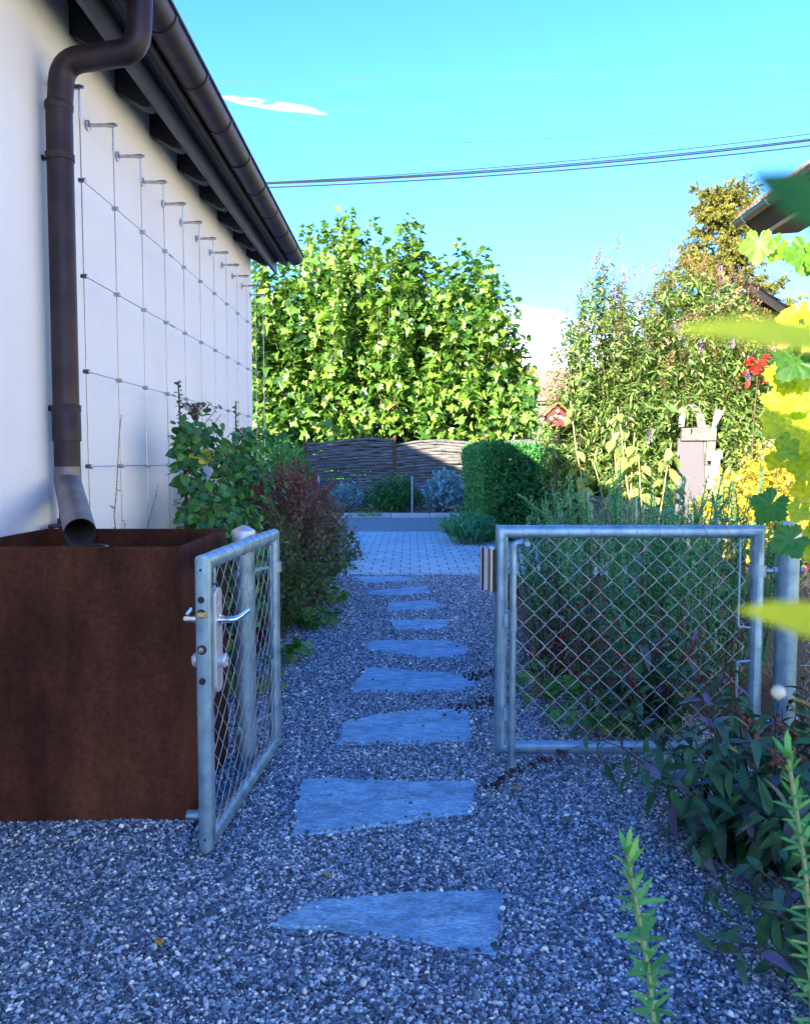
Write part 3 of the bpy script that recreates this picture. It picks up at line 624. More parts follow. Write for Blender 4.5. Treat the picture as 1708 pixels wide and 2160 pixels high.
def hinge(g, W, z, post_local):
    r = 0.030
    b = MB().lathe([(r + 0.001, -0.026), (r + 0.009, -0.025), (r + 0.009, 0.025), (r + 0.001, 0.026)], (W, 0, z), 26); b.build('hinge_band', M['galv'], g, True)
    p0 = np.array([W, 0, z]); p1 = np.array([post_local[0], post_local[1], z]); d = unit(p1 - p0)
    L = np.linalg.norm(p1 - p0)
    b = MB().tube([p0 + d * 0.03, p0 + d * (L + 0.075)], 0.011, 12)
    for q in (L - 0.066, L + 0.055):
        b.lathe([(0.019, 0), (0.019, 0.016)], p0 + d * q, 6, axis=d)
    b.build('hinge_bolt', M['galv'], g, True)
def post(label, loc, h):
    o = thing('gate_post', label, 'gate post', (loc[0], loc[1], 0), 0, 'gate posts'); r = 0.050
    MB().lathe([(r, -0.1), (r, h - 0.07)], n=32).build('tube', M['galv'], o, True)
    MB().lathe([(r + 0.0045, h - 0.078), (r + 0.0045, h - 0.03), (r + 0.002, h - 0.024), (0.006, h), (0.0, h)], n=32).build('cap', M['lockplate'], o, True)
    return o
post('galvanised gate post behind the open left gate leaf beside the rusty trough', (-0.772, 3.72), 1.153)
post('galvanised gate post right of the closed gate leaf, partly behind vine leaves', (1.737, 3.70), 1.175)

GL0 = np.array([-0.742, 2.87]); GL1 = np.array([-0.672, 3.94]); WL = float(np.linalg.norm(GL1 - GL0)); aL = math.atan2(*(GL1 - GL0)[::-1])
gl = gate('gate_leaf', 'open left gate leaf with lock and lever handle, swung back beside the rusty trough', GL0, aL, WL, 0.055, 1.085, -0.012)
def to_local(p, o, a): d = np.asarray(p) - o; return (d[0] * math.cos(a) + d[1] * math.sin(a), -d[0] * math.sin(a) + d[1] * math.cos(a))
pl_ = to_local((-0.772, 3.72), GL0, aL)
hinge(gl, WL, 0.93, pl_); hinge(gl, WL, 0.20, pl_)
# lock case, levers, cylinder, keep holes (free end is x = 0, path side is -y)
def rbox(x0, x1, z0, z1, y0, y1, rad, n=6):
    pts = []
    for cx, cz, a0 in ((x1 - rad, z1 - rad, 0), (x0 + rad, z1 - rad, 90), (x0 + rad, z0 + rad, 180), (x1 - rad, z0 + rad, 270)):
        for i in range(n + 1): a = R(a0 + 90 * i / n); pts.append((cx + rad * math.cos(a), cz + rad * math.sin(a)))
    k = len(pts); v = [(x, y0, z) for x, z in pts] + [(x, y1, z) for x, z in pts]
    return v, [tuple(range(k)), tuple(range(k, 2 * k))[::-1]] + [(i, (i + 1) % k, k + (i + 1) % k, k + i)[::-1] for i in range(k)]
lk = MB().add(*rbox(0.024, 0.105, 0.600, 0.985, -0.036, 0.028, 0.028)).build('lock_case', M['lockplate'], gl, False, 0.004)
b = MB()
for i, (dx, dz) in enumerate([(0, 0), (.010, .004), (.020, .008), (.030, .012)]):
    t = np.linspace(0, 2 * math.pi, 11)[:-1]
    b.tube(np.stack([0.046 + dx + 0.0036 * np.cos(t), np.full(10, -0.0365), 0.921 + dz + 0.0055 * np.sin(t)], 1), 0.0009, 4, closed=True)
b.build('embossed_mark', M['lockplate'], lk, True)
zh = 0.868
for s in (-1, 1):
    b = MB().lathe([(0.022, 0), (0.022, 0.008), (0.017, 0.010), (0.017, 0.02)], (0.058, s * 0.036, zh), 22, axis=(0, s, 0))
    pth = arc([(0.058, s * 0.05, zh), (0.058, s * 0.10, zh), (0.175, s * 0.112, zh + 0.012)], 7, 0.45)
    b.tube(pth, np.concatenate([np.full(2, 0.0125), np.linspace(0.0125, 0.0105, len(pth) - 2)]), 14); b.build('lever_handle', M['chrome'], gl, True)
    b = MB().lathe([(0.026, 0), (0.026, 0.022), (0.022, 0.026)], (0.062, s * 0.036, 0.715), 24, axis=(0, s, 0)).lathe([(0.008, 0.0), (0.008, 0.008), (0.0, 0.008)], (0.062, s * 0.060, 0.722), 12, axis=(0, s, 0)).box((0.062, s * 0.062, 0.705), (0.007, 0.012, 0.018))
    b.build('lock_cylinder', M['lockplate'], gl, True)
for z, rr in ((0.955, 0.0125), (0.905, 0.017), (0.775, 0.0175), (0.66, 0.0125)):
    b = MB().lathe([(rr, 0), (rr, 0.003)], (-0.0285, 0, z), 20, axis=(-1, 0, 0)); b.build('lock_hole', M['black'], gl, True)
b = MB().box((-0.037, -0.006, 0.903), (0.018, 0.030, 0.020)).lathe([(0.011, 0), (0.011, 0.008)], (-0.032, 0.004, 0.903), 12, axis=(-1, 0, 0)); b.build('latch', M['brass'], gl, False, 0.003)
MB().lathe([(0.011, 0), (0.010, 0.009), (0.0, 0.010)], (-0.031, 0, 0.775), 16, axis=(-1, 0, 0)).build('bolt_head', M['steel'], gl, True)
for z in (1.062, 0.075): MB().lathe([(0.0048, 0), (0.0048, 0.003)], (-0.0285, 0, z), 12, axis=(-1, 0, 0)).build('drain_hole', M['black'], gl, True)
MB().tube(arc([(0.115, -0.004, 0.995), (0.115, -0.004, 1.055)], 3), 0.006, 10).build('tension_bar', M['galv'], gl, True)
MB().tube(arc([(0.02, -0.004, 0.575), (0.115, -0.004, 0.60), (0.115, -0.004, 0.985)], 6, 0.1), 0.0062, 10).build('tension_bar', M['galv'], gl, True)

GR0 = np.array([0.421, 3.70]); WR = 1.178
gr_ = gate('gate_leaf', 'closed right gate leaf of chain link with a drop bolt and striped latch keep', GR0, 0.0, WR, 0.112, 1.125)
hinge(gr_, WR, 0.945, (1.737 - GR0[0], 0.0)); hinge(gr_, WR, 0.24, (1.737 - GR0[0], 0.0))
b = MB().tube(arc([(0.115, -0.05, 1.078), (0.048, -0.05, 1.078), (0.048, -0.05, 1.0), (0.048, -0.05, 0.005)], 7, 0.4), 0.0155, 16, caps=False); b.lathe([(0.013, 0), (0.0, 0.0005)], (0.048, -0.05, 0.01), 12)
db = b.build('drop_bolt', M['galv'], gr_, True)
MB().tube([(0.104, -0.05, 1.078), (0.104, -0.115, 1.078)], 0.0165, 16, caps=False).lathe([(0.0135, 0.0), (0.0, 0.0005)], (0.104, -0.108, 1.078), 16, axis=(0, -1, 0)).build('bolt_grip', M['galv'], db, True)
for z in (0.72, 0.28): MB().lathe([(0.0155, -0.05), (0.019, -0.048), (0.019, 0.048), (0.0155, 0.05)], (0.048, -0.05, z), 18).box((0.024, -0.03, z), (0.03, 0.03, 0.06)).build('bolt_sleeve', M['galv'], gr_, True)
kz0, kz1 = 0.855, 1.055; kp = thing  # latch keep: a ribbed striker profile on the free end
ke = MB().box((-0.046, 0.012, (kz0 + kz1) / 2), (0.026, 0.05, kz1 - kz0)).build('latch_keep', M['galv'], gr_, False, 0.002)
def strip(nm, x0, x1, y0, y1, mat, dz=0.0): MB().box(((x0 + x1) / 2, (y0 + y1) / 2, (kz0 + kz1) / 2 - dz), (x1 - x0, y1 - y0, kz1 - kz0 - 0.004)).build(nm, mat, ke, False, 0.0015)
strip('keep_edge', -0.097, -0.094, -0.022, 0.03, M['lockplate'], -0.004); strip('rubber_strip', -0.094, -0.083, -0.018, 0.03, M['black'])
strip('grey_strip', -0.083, -0.066, -0.026, 0.03, M['stripgrey']); strip('brown_strip', -0.066, -0.053, -0.022, 0.03, M['stripbrown'], 0.008)
strip('cream_strip', -0.053, -0.0445, -0.028, 0.012, M['stripyellow'], 0.008); strip('keep_back', -0.0445, -0.031, -0.018, -0.012, M['black'], 0.01)

# ================================================================== VEGETATION MATERIALS
L_ = {}
L_['plane'] = lm('plane_leaf', [(0.02, 0.065, 0.012), (0.06, 0.16, 0.025), (0.14, 0.27, 0.035), (0.24, 0.38, 0.055), (0.4, 0.5, 0.14)], 0.34, 0.33, 0.5)
L_['hydr'] = lm('climber_leaf', [(0.025, 0.108, 0.033), (0.041, 0.168, 0.046), (0.074, 0.239, 0.057), (0.124, 0.31, 0.062), (0.869, 0.813, 0.062)], 0.38, 0.25)
L_['abelia'] = lm('shrub_leaf', [(0.046, 0.115, 0.034), (0.081, 0.149, 0.046), (0.138, 0.161, 0.069), (0.161, 0.086, 0.069), (0.196, 0.063, 0.081)], 0.45, 0.25)
L_['hedge'] = lm('hedge_leaf', [(0.029, 0.144, 0.043), (0.06, 0.228, 0.06), (0.1, 0.336, 0.077), (0.179, 0.456, 0.098)], 0.4, 0.28)
L_['green'] = lm('broad_leaf', [(0.031, 0.14, 0.028), (0.062, 0.25, 0.047), (0.125, 0.374, 0.078)], 0.45, 0.3)
L_['sage'] = lm('sage_leaf', [(0.184, 0.345, 0.373), (0.276, 0.489, 0.513), (0.391, 0.632, 0.652)], 0.7, 0.15)
L_['rose'] = lm('rosemary_leaf', [(0.06, 0.224, 0.134), (0.107, 0.374, 0.199), (0.182, 0.559, 0.265), (0.366, 0.821, 0.309)], 0.5, 0.2)
L_['rosenear'] = lm('rosemary_tip_leaf', [(0.084, 0.308, 0.07), (0.14, 0.448, 0.112), (0.252, 0.588, 0.168)], 0.5, 0.3)
L_['purple'] = lm('purple_leaf', [(0.072, 0.072, 0.084), (0.144, 0.072, 0.12), (0.216, 0.06, 0.096), (0.072, 0.168, 0.072), (0.528, 0.048, 0.048)], 0.5, 0.2)
L_['persic'] = lm('lance_leaf', [(0.015, 0.065, 0.033), (0.022, 0.099, 0.042), (0.033, 0.134, 0.052), (0.047, 0.158, 0.061), (0.047, 0.119, 0.094), (0.131, 0.099, 0.196)], 0.42, 0.2)
L_['budd'] = lm('buddleia_leaf', [(0.04, 0.1, 0.03), (0.09, 0.18, 0.045), (0.17, 0.28, 0.06), (0.28, 0.37, 0.1), (0.4, 0.46, 0.2)], 0.6, 0.3)
L_['tan'] = lm('faded_flower', [(0.1, 0.055, 0.025), (0.17, 0.1, 0.045), (0.24, 0.155, 0.08)], 0.8, 0.15)
L_['violet'] = lm('violet_flower', [(0.2, 0.12, 0.42), (0.34, 0.2, 0.6), (0.45, 0.3, 0.7)], 0.8, 0.2)
L_['larch'] = lm('larch_needle', [(0.07, 0.1, 0.025), (0.16, 0.17, 0.03), (0.3, 0.27, 0.03), (0.32, 0.31, 0.13)], 0.6, 0.25)
L_['gold'] = lm('golden_leaf', [(0.34, 0.32, 0.03), (0.55, 0.48, 0.05), (0.68, 0.60, 0.12), (0.5, 0.28, 0.05)], 0.55, 0.3)
L_['vine'] = lm('vine_leaf', [(0.034, 0.115, 0.014), (0.161, 0.345, 0.023), (0.414, 0.517, 0.023), (0.598, 0.598, 0.023)], 0.45, 0.45)
L_['nearleaf'] = lm('sun_glow_leaf', [(0.70, 0.88, 0.16), (0.80, 0.92, 0.20), (0.93, 0.92, 0.06)], 0.5, 0.65, .35, 2.0)  # bright colour and high translucence stand in for sunlight through the leaf
L_['darkleaf'] = lm('dark_vine_leaf', [(0.031, 0.169, 0.023), (0.055, 0.22, 0.031)], 0.45, 0.25)
L_['red'] = lm('red_leaf', [(0.5, 0.01, 0.01), (0.75, 0.03, 0.02)], 0.5, 0.3)
L_['white'] = lm('white_flower', [(0.7, 0.68, 0.62), (0.82, 0.8, 0.76)], 0.7, 0.3)
L_['ground'] = lm('ground_cover_leaf', [(0.036, 0.132, 0.024), (0.072, 0.228, 0.036), (0.12, 0.312, 0.06)], 0.5, 0.3)

def tw(b, pts, r0, r1, n=5): b.tube(pts, np.linspace(r0, r1, len(pts)), n)

# ------------------------------------------------------------------ climbing hydrangeas against the wall
def climber(base, top, n, label, lean, yellow=0.02):
    o = thing('climbing_shrub', label, 'climbing shrub', base, 0, 'climbers on the wire trellis'); b = MB(); L = Leaves(); LY = Leaves()
    main = [np.array([0, 0, 0.0]), np.array([0.0, 0.02, top * .3]), np.array([0.04, lean * .3, top * 0.62]), np.array([0.02, lean * .7, top * 0.86]), np.array([0.03, lean, top])]
    m = arc(main, 6, 0.5); tw(b, m, 0.016, 0.005, 7); L.on_stem(m, 30, 0.085, 0.3, 0.86, 0.85, 0.3, 0.35, pet=0.05)
    L.on_stem(m, 16, 0.045, 0.86, 1.0, 0.7, 0.3, 0.3, taper=0.2)
    for i in range(n):
        t0 = rng.uniform(0.04, 0.82); p, tg = along(m, [t0]); a = rng.uniform(-1.9, 1.9); d = np.array([0.25 + 0.75 * abs(math.cos(a)), 1.2 * math.sin(a), rng.uniform(0.0, 1.0)])
        Ls = rng.uniform(0.18, 0.52) * (1.35 - 0.6 * t0)
        s = stem(p[0], d, Ls, (0, 0, 0.3), 6); tw(b, s, 0.005, 0.002)
        s = s.copy(); L.on_stem(s, int(7 + 14 * Ls), 0.088, 0.15, 1.0, 0.9, 0.3, 0.4, taper=0.35, pet=0.045, T=np.clip(rng.random(int(7 + 14 * Ls)) * 0.78, 0, .78))
    L.T = [np.minimum(t, 0.76) if rng.random() > yellow else t for t in L.T]
    b.build('branches', M['twig'], o, True); L.build('foliage', CORDATE, L_['hydr'], o)
    return o
cl1 = climber((-1.62, 5.75, 0), 1.99, 62, 'tall climbing shrub with a few yellow leaves, nearest the rusty trough', -0.18)
yl = Leaves(); c = np.array([0.12, -0.02, 0])
yl.put(np.array([[0.10, -.10, 1.62], [0.13, -.12, 1.50], [0.15, 0.0, 1.53]]), np.array([[0.3, -.8, -.15], [0.05, -.2, -1.], [0.2, .1, -1.]]), np.array([[.5, -.6, .7], [.45, -.9, .1], [.2, -1, .1]]), np.array([.10, .125, .11]), np.array([1.0, 0.95, 0.9]))
leaf_mesh('yellow_leaves', CORDATE, yl.P[0], yl.D[0], yl.N[0], yl.S[0], L_['hydr'], cl1, yl.T[0])
cl2 = climber((-1.60, 7.4, 0), 1.98, 62, 'climbing shrub further along the white wall, behind the red brown shrub', -0.1)
cl3 = climber((-1.55, 6.5, 0), 1.72, 95, 'low dense climbing shrub filling between the two tall climbers', 0.05)
cl4 = climber((-1.35, 5.1, 0), 1.18, 80, 'lowest climbing shrub, just behind the back rim of the rusty trough', 0.1)
# dried flower heads on the climbers
for cl, h in ((cl1, 1.83), (cl2, 1.72)):
    b = MB()
    for i in range(60):
        a = rng.uniform(0, 6.28); r = 0.11 * math.sqrt(rng.random()); p = np.array([0.10, -0.02, h - .12]); q = np.array([0.10 + r * math.cos(a), -0.02 + r * math.sin(a), h + .03 * rng.random()])
        b.tube([p, (p + q) / 2 + [0, 0, .03], q], 0.0012, 4); b.box(q, (0.010, 0.010, 0.008), rot=(rng.random(), rng.random(), 0))
    b.build('dried_flower_head', M['twig'], cl)

# bare canes with thorns in front of the wall
cane_specs = [((-1.70, 4.62, 0), (0.05, -0.16, 1), 1.72, (0.0, 0.35, 0), 'tall bare thorny cane, bowed, nearest the downpipe'),
              ((-1.70, 4.75, 0), (0.05, 0.22, 1), 1.45, (0, 0.5, -0.1), 'bare thorny cane leaning right towards the climbers'),
              ((-1.68, 4.9, 0), (0.1, -0.22, 1), 1.25, (0, -0.5, 0), 'short bare reddish cane leaning left by the trough rim')]
for p, d, Ls, bd, lab in cane_specs:
    o = thing('bare_cane', lab, 'cane', p, 0, 'bare canes by the wall'); b = MB(); s = stem((0, 0, 0), d, Ls, bd, 16, 0.05); tw(b, s, 0.0045, 0.0018)
    P_, tg = along(s, np.linspace(0.1, 1, 46))
    for q in P_: a = unit(rng.normal(size=3)); b.tube([q, q + a * 0.013], [0.0022, 0.0005], 4)
    for k in range(5):
        q = P_[6 + 4 * k]; s2 = stem(q, (rng.normal() * .3, rng.normal(), 0.7), rng.uniform(.12, .34), (0, 0, .2), 6, .1); tw(b, s2, 0.002, 0.001, 4)
    b.build('cane_stem', M['redtwig'], o, True)
    Lf = Leaves(); Lf.on_stem(s, 5, 0.05, 0.5, 0.75); Lf.build('foliage', OVAL, L_['hydr'], o)

# ------------------------------------------------------------------ red brown shrub along the path
def mound_shrub(name, label, cat, base, rx, ry, h, ns, lsize, mat, templ, bmat, group=None, per=34, redtop=None, spiky=0.0, tint=None, up=1.0):
    o = thing(name, label, cat, base, 0, group); b = MB(); L = Leaves()
    for i in range(ns):
        a = rng.uniform(0, 2 * math.pi); rr = math.sqrt(rng.random()); z = h * math.sqrt(max(0.02, 1 - 0.88 * rr * rr)) * rng.uniform(0.72, 1.08)
        tip = np.array([rx * rr * math.cos(a), ry * rr * math.sin(a), z]); p0 = np.array([rx * 0.35 * rr * math.cos(a), ry * .35 * rr * math.sin(a), 0])
        mid = (p0 + tip) / 2 + np.array([0, 0, 0.12 * h * up]); s = arc([p0, mid, tip], 8, 0.8) + 0; tw(b, s, 0.004, 0.0012, 4)
        n = int(per * rng.uniform(0.7, 1.2)); t = np.sqrt(rng.uniform(0.06, 1, n)); P_, tg = along(s, t); o_ = rdir(n); D = unit(o_ * 0.8 + tg * 0.5); P_ = P_ + o_ * rng.uniform(0, 0.06, (n, 1)) * min(1.0, rx)
        tt = rng.random(n) * 0.6
        if redtop is not None: tt = np.clip(0.05 + rng.random(n) * 0.35 + redtop * np.clip((P_[:, 2] / h - 0.30) * 1.6, 0, 1) + rng.normal(0, .08, n), 0, 1)
        if tint is not None: tt = rng.uniform(*tint, n)
        L.put(P_, D, unit(rng.normal(size=(n, 3)) * 0.5 + np.array([0, 0, 1]) + unit(P_) * 0.6), lsize * rng.uniform(0.6, 1.25, n), tt)
        if spiky and rng.random() < spiky:
            for q in range(2):
                s2 = stem(tip, unit(tip * [1, 1, .7]) + rng.normal(0, .35, 3), rng.uniform(.06, .2), (0, 0, .1), 5, .08); tw(b, s2, 0.0014, 0.0007, 3)
    b.build('branches', bmat, o, True); L.build('foliage', templ, mat, o); return o
mound_shrub('red_brown_shrub', 'dense red brown twiggy shrub leaning over the left edge of the gravel path', 'shrub', (-1.22, 8.0, 0), 0.74, 1.7, 1.40, 330, 0.05, L_['abelia'], SMALL, M['redtwig'], per=62, redtop=0.8, spiky=0.9)
mound_shrub('green_shrub', 'dark green shrub at the foot of the red brown shrub, near the left post', 'shrub', (-1.18, 6.55, 0), 0.42, 0.6, 1.02, 110, 0.055, L_['abelia'], SMALL, M['twig'], per=60, redtop=0.25, spiky=.3)
mound_shrub('sunlit_shrub', 'loose sunlit yellow green shrub at the left end of the wavy wooden fence', 'shrub', (-3.35, 21.6, 0), 0.8, 0.9, 2.1, 110, 0.11, L_['hedge'], OVAL, M['bark'], per=34, tint=(.4, 1))
mound_shrub('wall_end_shrub', 'shrub growing at the far corner of the white wall above the red brown shrub', 'shrub', (-1.75, 10.6, 0), 0.62, 0.8, 1.75, 120, 0.07, L_['hedge'], OVAL, M['twig'], per=40, tint=(.1, .8))
# low rounded leaves at the gravel edge
def clump(name, label, cat, loc, r, n, size, mat, templ=ROUND, group=None, h=0.14, stemmat='greenstem'):
    o = thing(name, label, cat, loc, 0, group); b = MB(); L = Leaves()
    for i in range(n):
        a = rng.uniform(0, 6.28); rr = r * math.sqrt(rng.random()); tip = np.array([rr * math.cos(a), rr * math.sin(a), h * rng.uniform(0.5, 1.25) * (1.1 - .5 * rr / r)]); s = arc([(tip[0] * .2, tip[1] * .2, 0), (tip[0] * .6, tip[1] * .6, tip[2] * 1.05), tip], 4, 0.7)
        tw(b, s, 0.0018, 0.0014, 4); L.put(tip[None], unit(np.array([[math.cos(a), math.sin(a), -.25]]) + rng.normal(0, .3, (1, 3))), np.array([[0.2 * math.cos(a), 0.2 * math.sin(a), 1.0]]) + rng.normal(0, .3, (1, 3)), size * rng.uniform(0.6, 1.2))
    b.build('stalks', M[stemmat], o, True); L.build('foliage', templ, mat, o); return o
for (px, py, r, n), lab in (((655, 1318, .26, 90), 'largest clump of round green leaves, under the red brown shrub'), ((612, 1398, .15, 40), 'clump of round green leaves right of the open gate hinge post'),
                            ((548, 1462, .14, 34), 'clump of round green leaves seen through the open gate leaf'), ((700, 1275, .15, 34), 'clump of round leaves at the path edge farthest from the gate on the left')):
    p = gr(px, py); clump('leafy_clump', lab, 'ground plant', (p[0], p[1], 0), r, n, 0.075, L_['ground'], group='round leaved plants at the path edge')

# ------------------------------------------------------------------ rosemary behind the right gate
def rosemary(name, label, loc, rx, ry, ns, h0, h1, mat, nl=0.026, dens=150, group=None, lean=0.16):
    o = thing(name, label, 'rosemary', loc, 0, group); b = MB(); L = Leaves()
    for i in range(ns):
        a = rng.uniform(0, 6.28); rr = math.sqrt(rng.random()); p = (rx * rr * math.cos(a), ry * rr * math.sin(a), 0); H = rng.uniform(h0, h1) * (1 - 0.22 * rr * rr)
        s = stem(p, (lean * math.cos(a) * rr + rng.normal(0, .06), lean * math.sin(a) * rr + rng.normal(0, .06), 1), H, (rng.normal(0, .1), rng.normal(0, .1), 0.2), 9, 0.035); tw(b, s, 0.0045, 0.0016, 4)
        n = int(dens * H); t = rng.uniform(0.12, 1, n); P_, tg = along(s, t); oo = rdir(n); oo = unit(oo - tg * np.sum(oo * tg, 1, keepdims=True)); D = unit(oo * 0.85 + tg * 0.65)
        L.put(P_, D, tg + rng.normal(0, .2, (n, 3)), nl * rng.uniform(0.7, 1.25, n) * (1.1 - 0.45 * t ** 3), np.clip(0.1 + 0.45 * rng.random(n) + 0.4 * (t > .85), 0, 1))
        for k in range(3):
            t1 = rng.uniform(.3, .8); q, tq = along(s, [t1]); s2 = stem(q[0], unit(tq[0] + rng.normal(0, .45, 3)), rng.uniform(.12, .34), (0, 0, .5), 5, .05); tw(b, s2, 0.002, 0.001, 3)
            m = int(dens * .38); P_, tg = along(s2, rng.uniform(0, 1, m)); oo = rdir(m); D = unit(oo * .8 + tg * .65); L.put(P_, D, tg, nl * rng.uniform(.7, 1.2, m), np.clip(rng.random(m) * .7, 0, 1))
    b.build('branches', M['twig'], o, True); L.build('needles', NEEDLE, mat, o, width=2.0); return o
rosemary('rosemary_bush', 'big upright rosemary bush behind the closed right gate leaf', (1.62, 5.55, 0), 0.80, 0.9, 120, 1.0, 1.5, L_['rose'], 0.032, 230)
rosemary('rosemary_bush', 'slim group of rosemary spires standing in front of the clipped hedge', (1.75, 7.6, 0), 0.55, 0.6, 20, 1.1, 1.55, L_['rose'], 0.033, 190)
rosemary('rosemary_bush', 'rosemary spires in front of the grey upright panel', (2.9, 7.6, 0), 0.5, 0.4, 16, 1.1, 1.75, L_['rose'], 0.036, 190)
p = gr(985, 1150); rosemary('rosemary_bush', 'small round rosemary bush at the edge of the sett paving beside the hedge', (p[0] + .05, p[1] + .4, 0), 0.34, 0.42, 60, 0.32, 0.52, L_['rose'], 0.05, 190, lean=.5)

# purple leaved perennials
def perennial(name, label, cat, loc, ns, h, spread, size, per, mat, templ, smat, jit=0.3, pair=False, droop=-0.35, group=None, tint=None, seeds=0):
    o = thing(name, label, cat, loc, 0, group); b = MB(); L = Leaves(); sb = MB()
    for i in range(ns):
        a = rng.uniform(0, 6.28); out = spread * rng.random() ** 0.7; H = h * rng.uniform(0.6, 1.1)
        s = stem((0.35 * out * h * math.cos(a), 0.35 * out * h * math.sin(a), 0), (out * math.cos(a), out * math.sin(a), 1), H * (1 + .3 * out), (out * .5 * math.cos(a), out * .5 * math.sin(a), droop * out), 9, 0.05); tw(b, s, 0.0038, 0.0016, 5)
        n = int(per * rng.uniform(.7, 1.2)); T = None if tint is None else rng.uniform(*tint, n)
        L.on_stem(s, n, size, 0.12, 1.0, 0.85, 0.7, jit, 0.5, T, pair, 0.012)
        if seeds and rng.random() < seeds:
            for q in along(s, rng.uniform(.75, 1, 16))[0]: q2 = q + rng.normal(0, .014, 3); sb.box(q2, (0.011, 0.009, 0.012), rot=tuple(rng.random(3))).tube([q, q2], .0012, 4)
    b.build('stems', smat, o, True); L.build('foliage', templ, mat, o)
    if sb.n: sb.build('seed_heads', M['redtwig'], o)
    return o
perennial('purple_perennial', 'dark purple leaved plant behind the left part of the closed gate leaf', 'plant', (0.93, 5.05, 0), 30, 0.78, 0.42, 0.085, 16, L_['purple'], LANCE, M['darktwig'])
perennial('purple_perennial', 'reddish purple plant behind the gate, just in front of the rosemary', 'plant', (1.05, 5.9, 0), 26, 0.85, 0.4, 0.075, 18, L_['purple'], OVAL, M['redtwig'], seeds=.4)
clump('leafy_clump', 'bright green clump at the path edge behind the drop bolt', 'ground plant', (0.82, 4.85, 0), 0.24, 60, 0.075, L_['ground'], group='round leaved plants at the path edge', h=.22)
clump('leafy_clump', 'green clump on the gravel behind the bottom rail of the closed gate', 'ground plant', (0.98, 4.25, 0), 0.24, 50, 0.08, L_['ground'], group='round leaved plants at the path edge', h=.18)
PL = 'dark lance leaved plants by the gate'
perennial('lance_leaved_plant', 'dark lance leaved plant spilling over the gravel in front of the closed gate', 'plant', (1.32, 2.95, 0), 64, 0.60, 0.82, 0.155, 14, L_['persic'], STRAP, M['darktwig'], group=PL, droop=-.8)
perennial('lance_leaved_plant', 'dark lance leaved plant close to the right edge, below the gate post', 'plant', (1.62, 2.6, 0), 56, 0.62, 0.7, 0.150, 13, L_['persic'], STRAP, M['darktwig'], group=PL, droop=-.7, seeds=.3)
perennial('lance_leaved_plant', 'lance leaved plant standing just behind the closed gate leaf', 'plant', (1.30, 4.25, 0), 40, 0.66, 0.6, 0.13, 13, L_['persic'], STRAP, M['darktwig'], group=PL, droop=-.5, seeds=.35)
perennial('lance_leaved_plant', 'lance leaved plant in the lower right corner of the picture, over the gravel edge', 'plant', (1.30, 2.15, 0), 52, 0.42, 0.9, 0.14, 12, L_['persic'], STRAP, M['darktwig'], group=PL, droop=-.8)
o = thing('tall_dark_stalk', 'single tall dark stalk with paired drooping leaves behind the middle of the gate', 'plant', (1.135, 4.0, 0)); b = MB(); L = Leaves()
s = stem((0, 0, 0), (0.02, 0, 1), 1.10, (0, 0, .2), 9, 0.015); tw(b, s, 0.0055, 0.003, 6); L.on_stem(s, 14, 0.17, 0.35, 0.93, 0.95, 0.8, 0.15, 0.2, None, True); b.build('stems', M['darktwig'], o, True); L.build('foliage', STRAP, L_['persic'], o)
# trailing seed stalks over the stones
for a_, e_, lab in (((1.05, 4.75, .12), (0.36, 4.95, .10), 'trailing seed stalk lying over the long thin stepping stone'), ((1.05, 4.35, .10), (0.20, 4.28, .09), 'trailing seed stalk lying across the wedge shaped stepping stone'),
                     ((1.2, 3.5, .25), (0.33, 3.35, .06), 'trailing seed stalk in front of the closed gate near its drop bolt')):
    a_ = np.array(a_); e_ = np.array(e_); o = thing('seed_stalk', lab, 'stalk', a_, 0, 'trailing seed stalks'); m = (e_ - a_); s = arc([np.zeros(3), m * .5 + [0, 0, .13], m], 12, .9); b = MB(); tw(b, s, 0.0025, 0.0012, 4)
    for q in along(s, rng.uniform(.6, 1, 34))[0]: b.box(q + rng.normal(0, .013, 3), (0.014, 0.010, 0.014), rot=tuple(rng.random(3) * 3))
    b.build('stalk', M['darktwig'], o, True); L = Leaves(); L.on_stem(s, 7, 0.075, .1, .7, .9, .3); L.T = [np.full(7, .3)]; L.build('foliage', OVAL, L_['purple'], o)

for px, py, col, tt, lab in ((1080, 1660, 'gold', .95, 'brown fallen leaf on the gravel near the drop bolt'), (905, 1392, 'purple', .9, 'tiny red fallen leaf beside the long thin stepping stone'), (700, 1850, 'gold', .9, 'small brown fallen leaf on the gravel between the two nearest stones'),
                              (1240, 1905, 'purple', .1, 'dark fallen leaf on the gravel right of the nearest stone'), (330, 1980, 'gold', 1., 'small tan fallen leaf on the gravel in front of the trough'), (1190, 1725, 'persic', .6, 'fallen green leaf on the gravel at the edge of the lance leaved plant')):
    p = gr(px, py, .012); o = thing('fallen_leaf', lab, 'leaf', (p[0], p[1], .014), rng.uniform(0, 6)); leaf_mesh('blade', OVAL, [(0, 0, 0)], [(0, 1, .12)], [(rng.normal(0, .3), 0, 1)], [.045], L_[col], o, np.array([tt]))
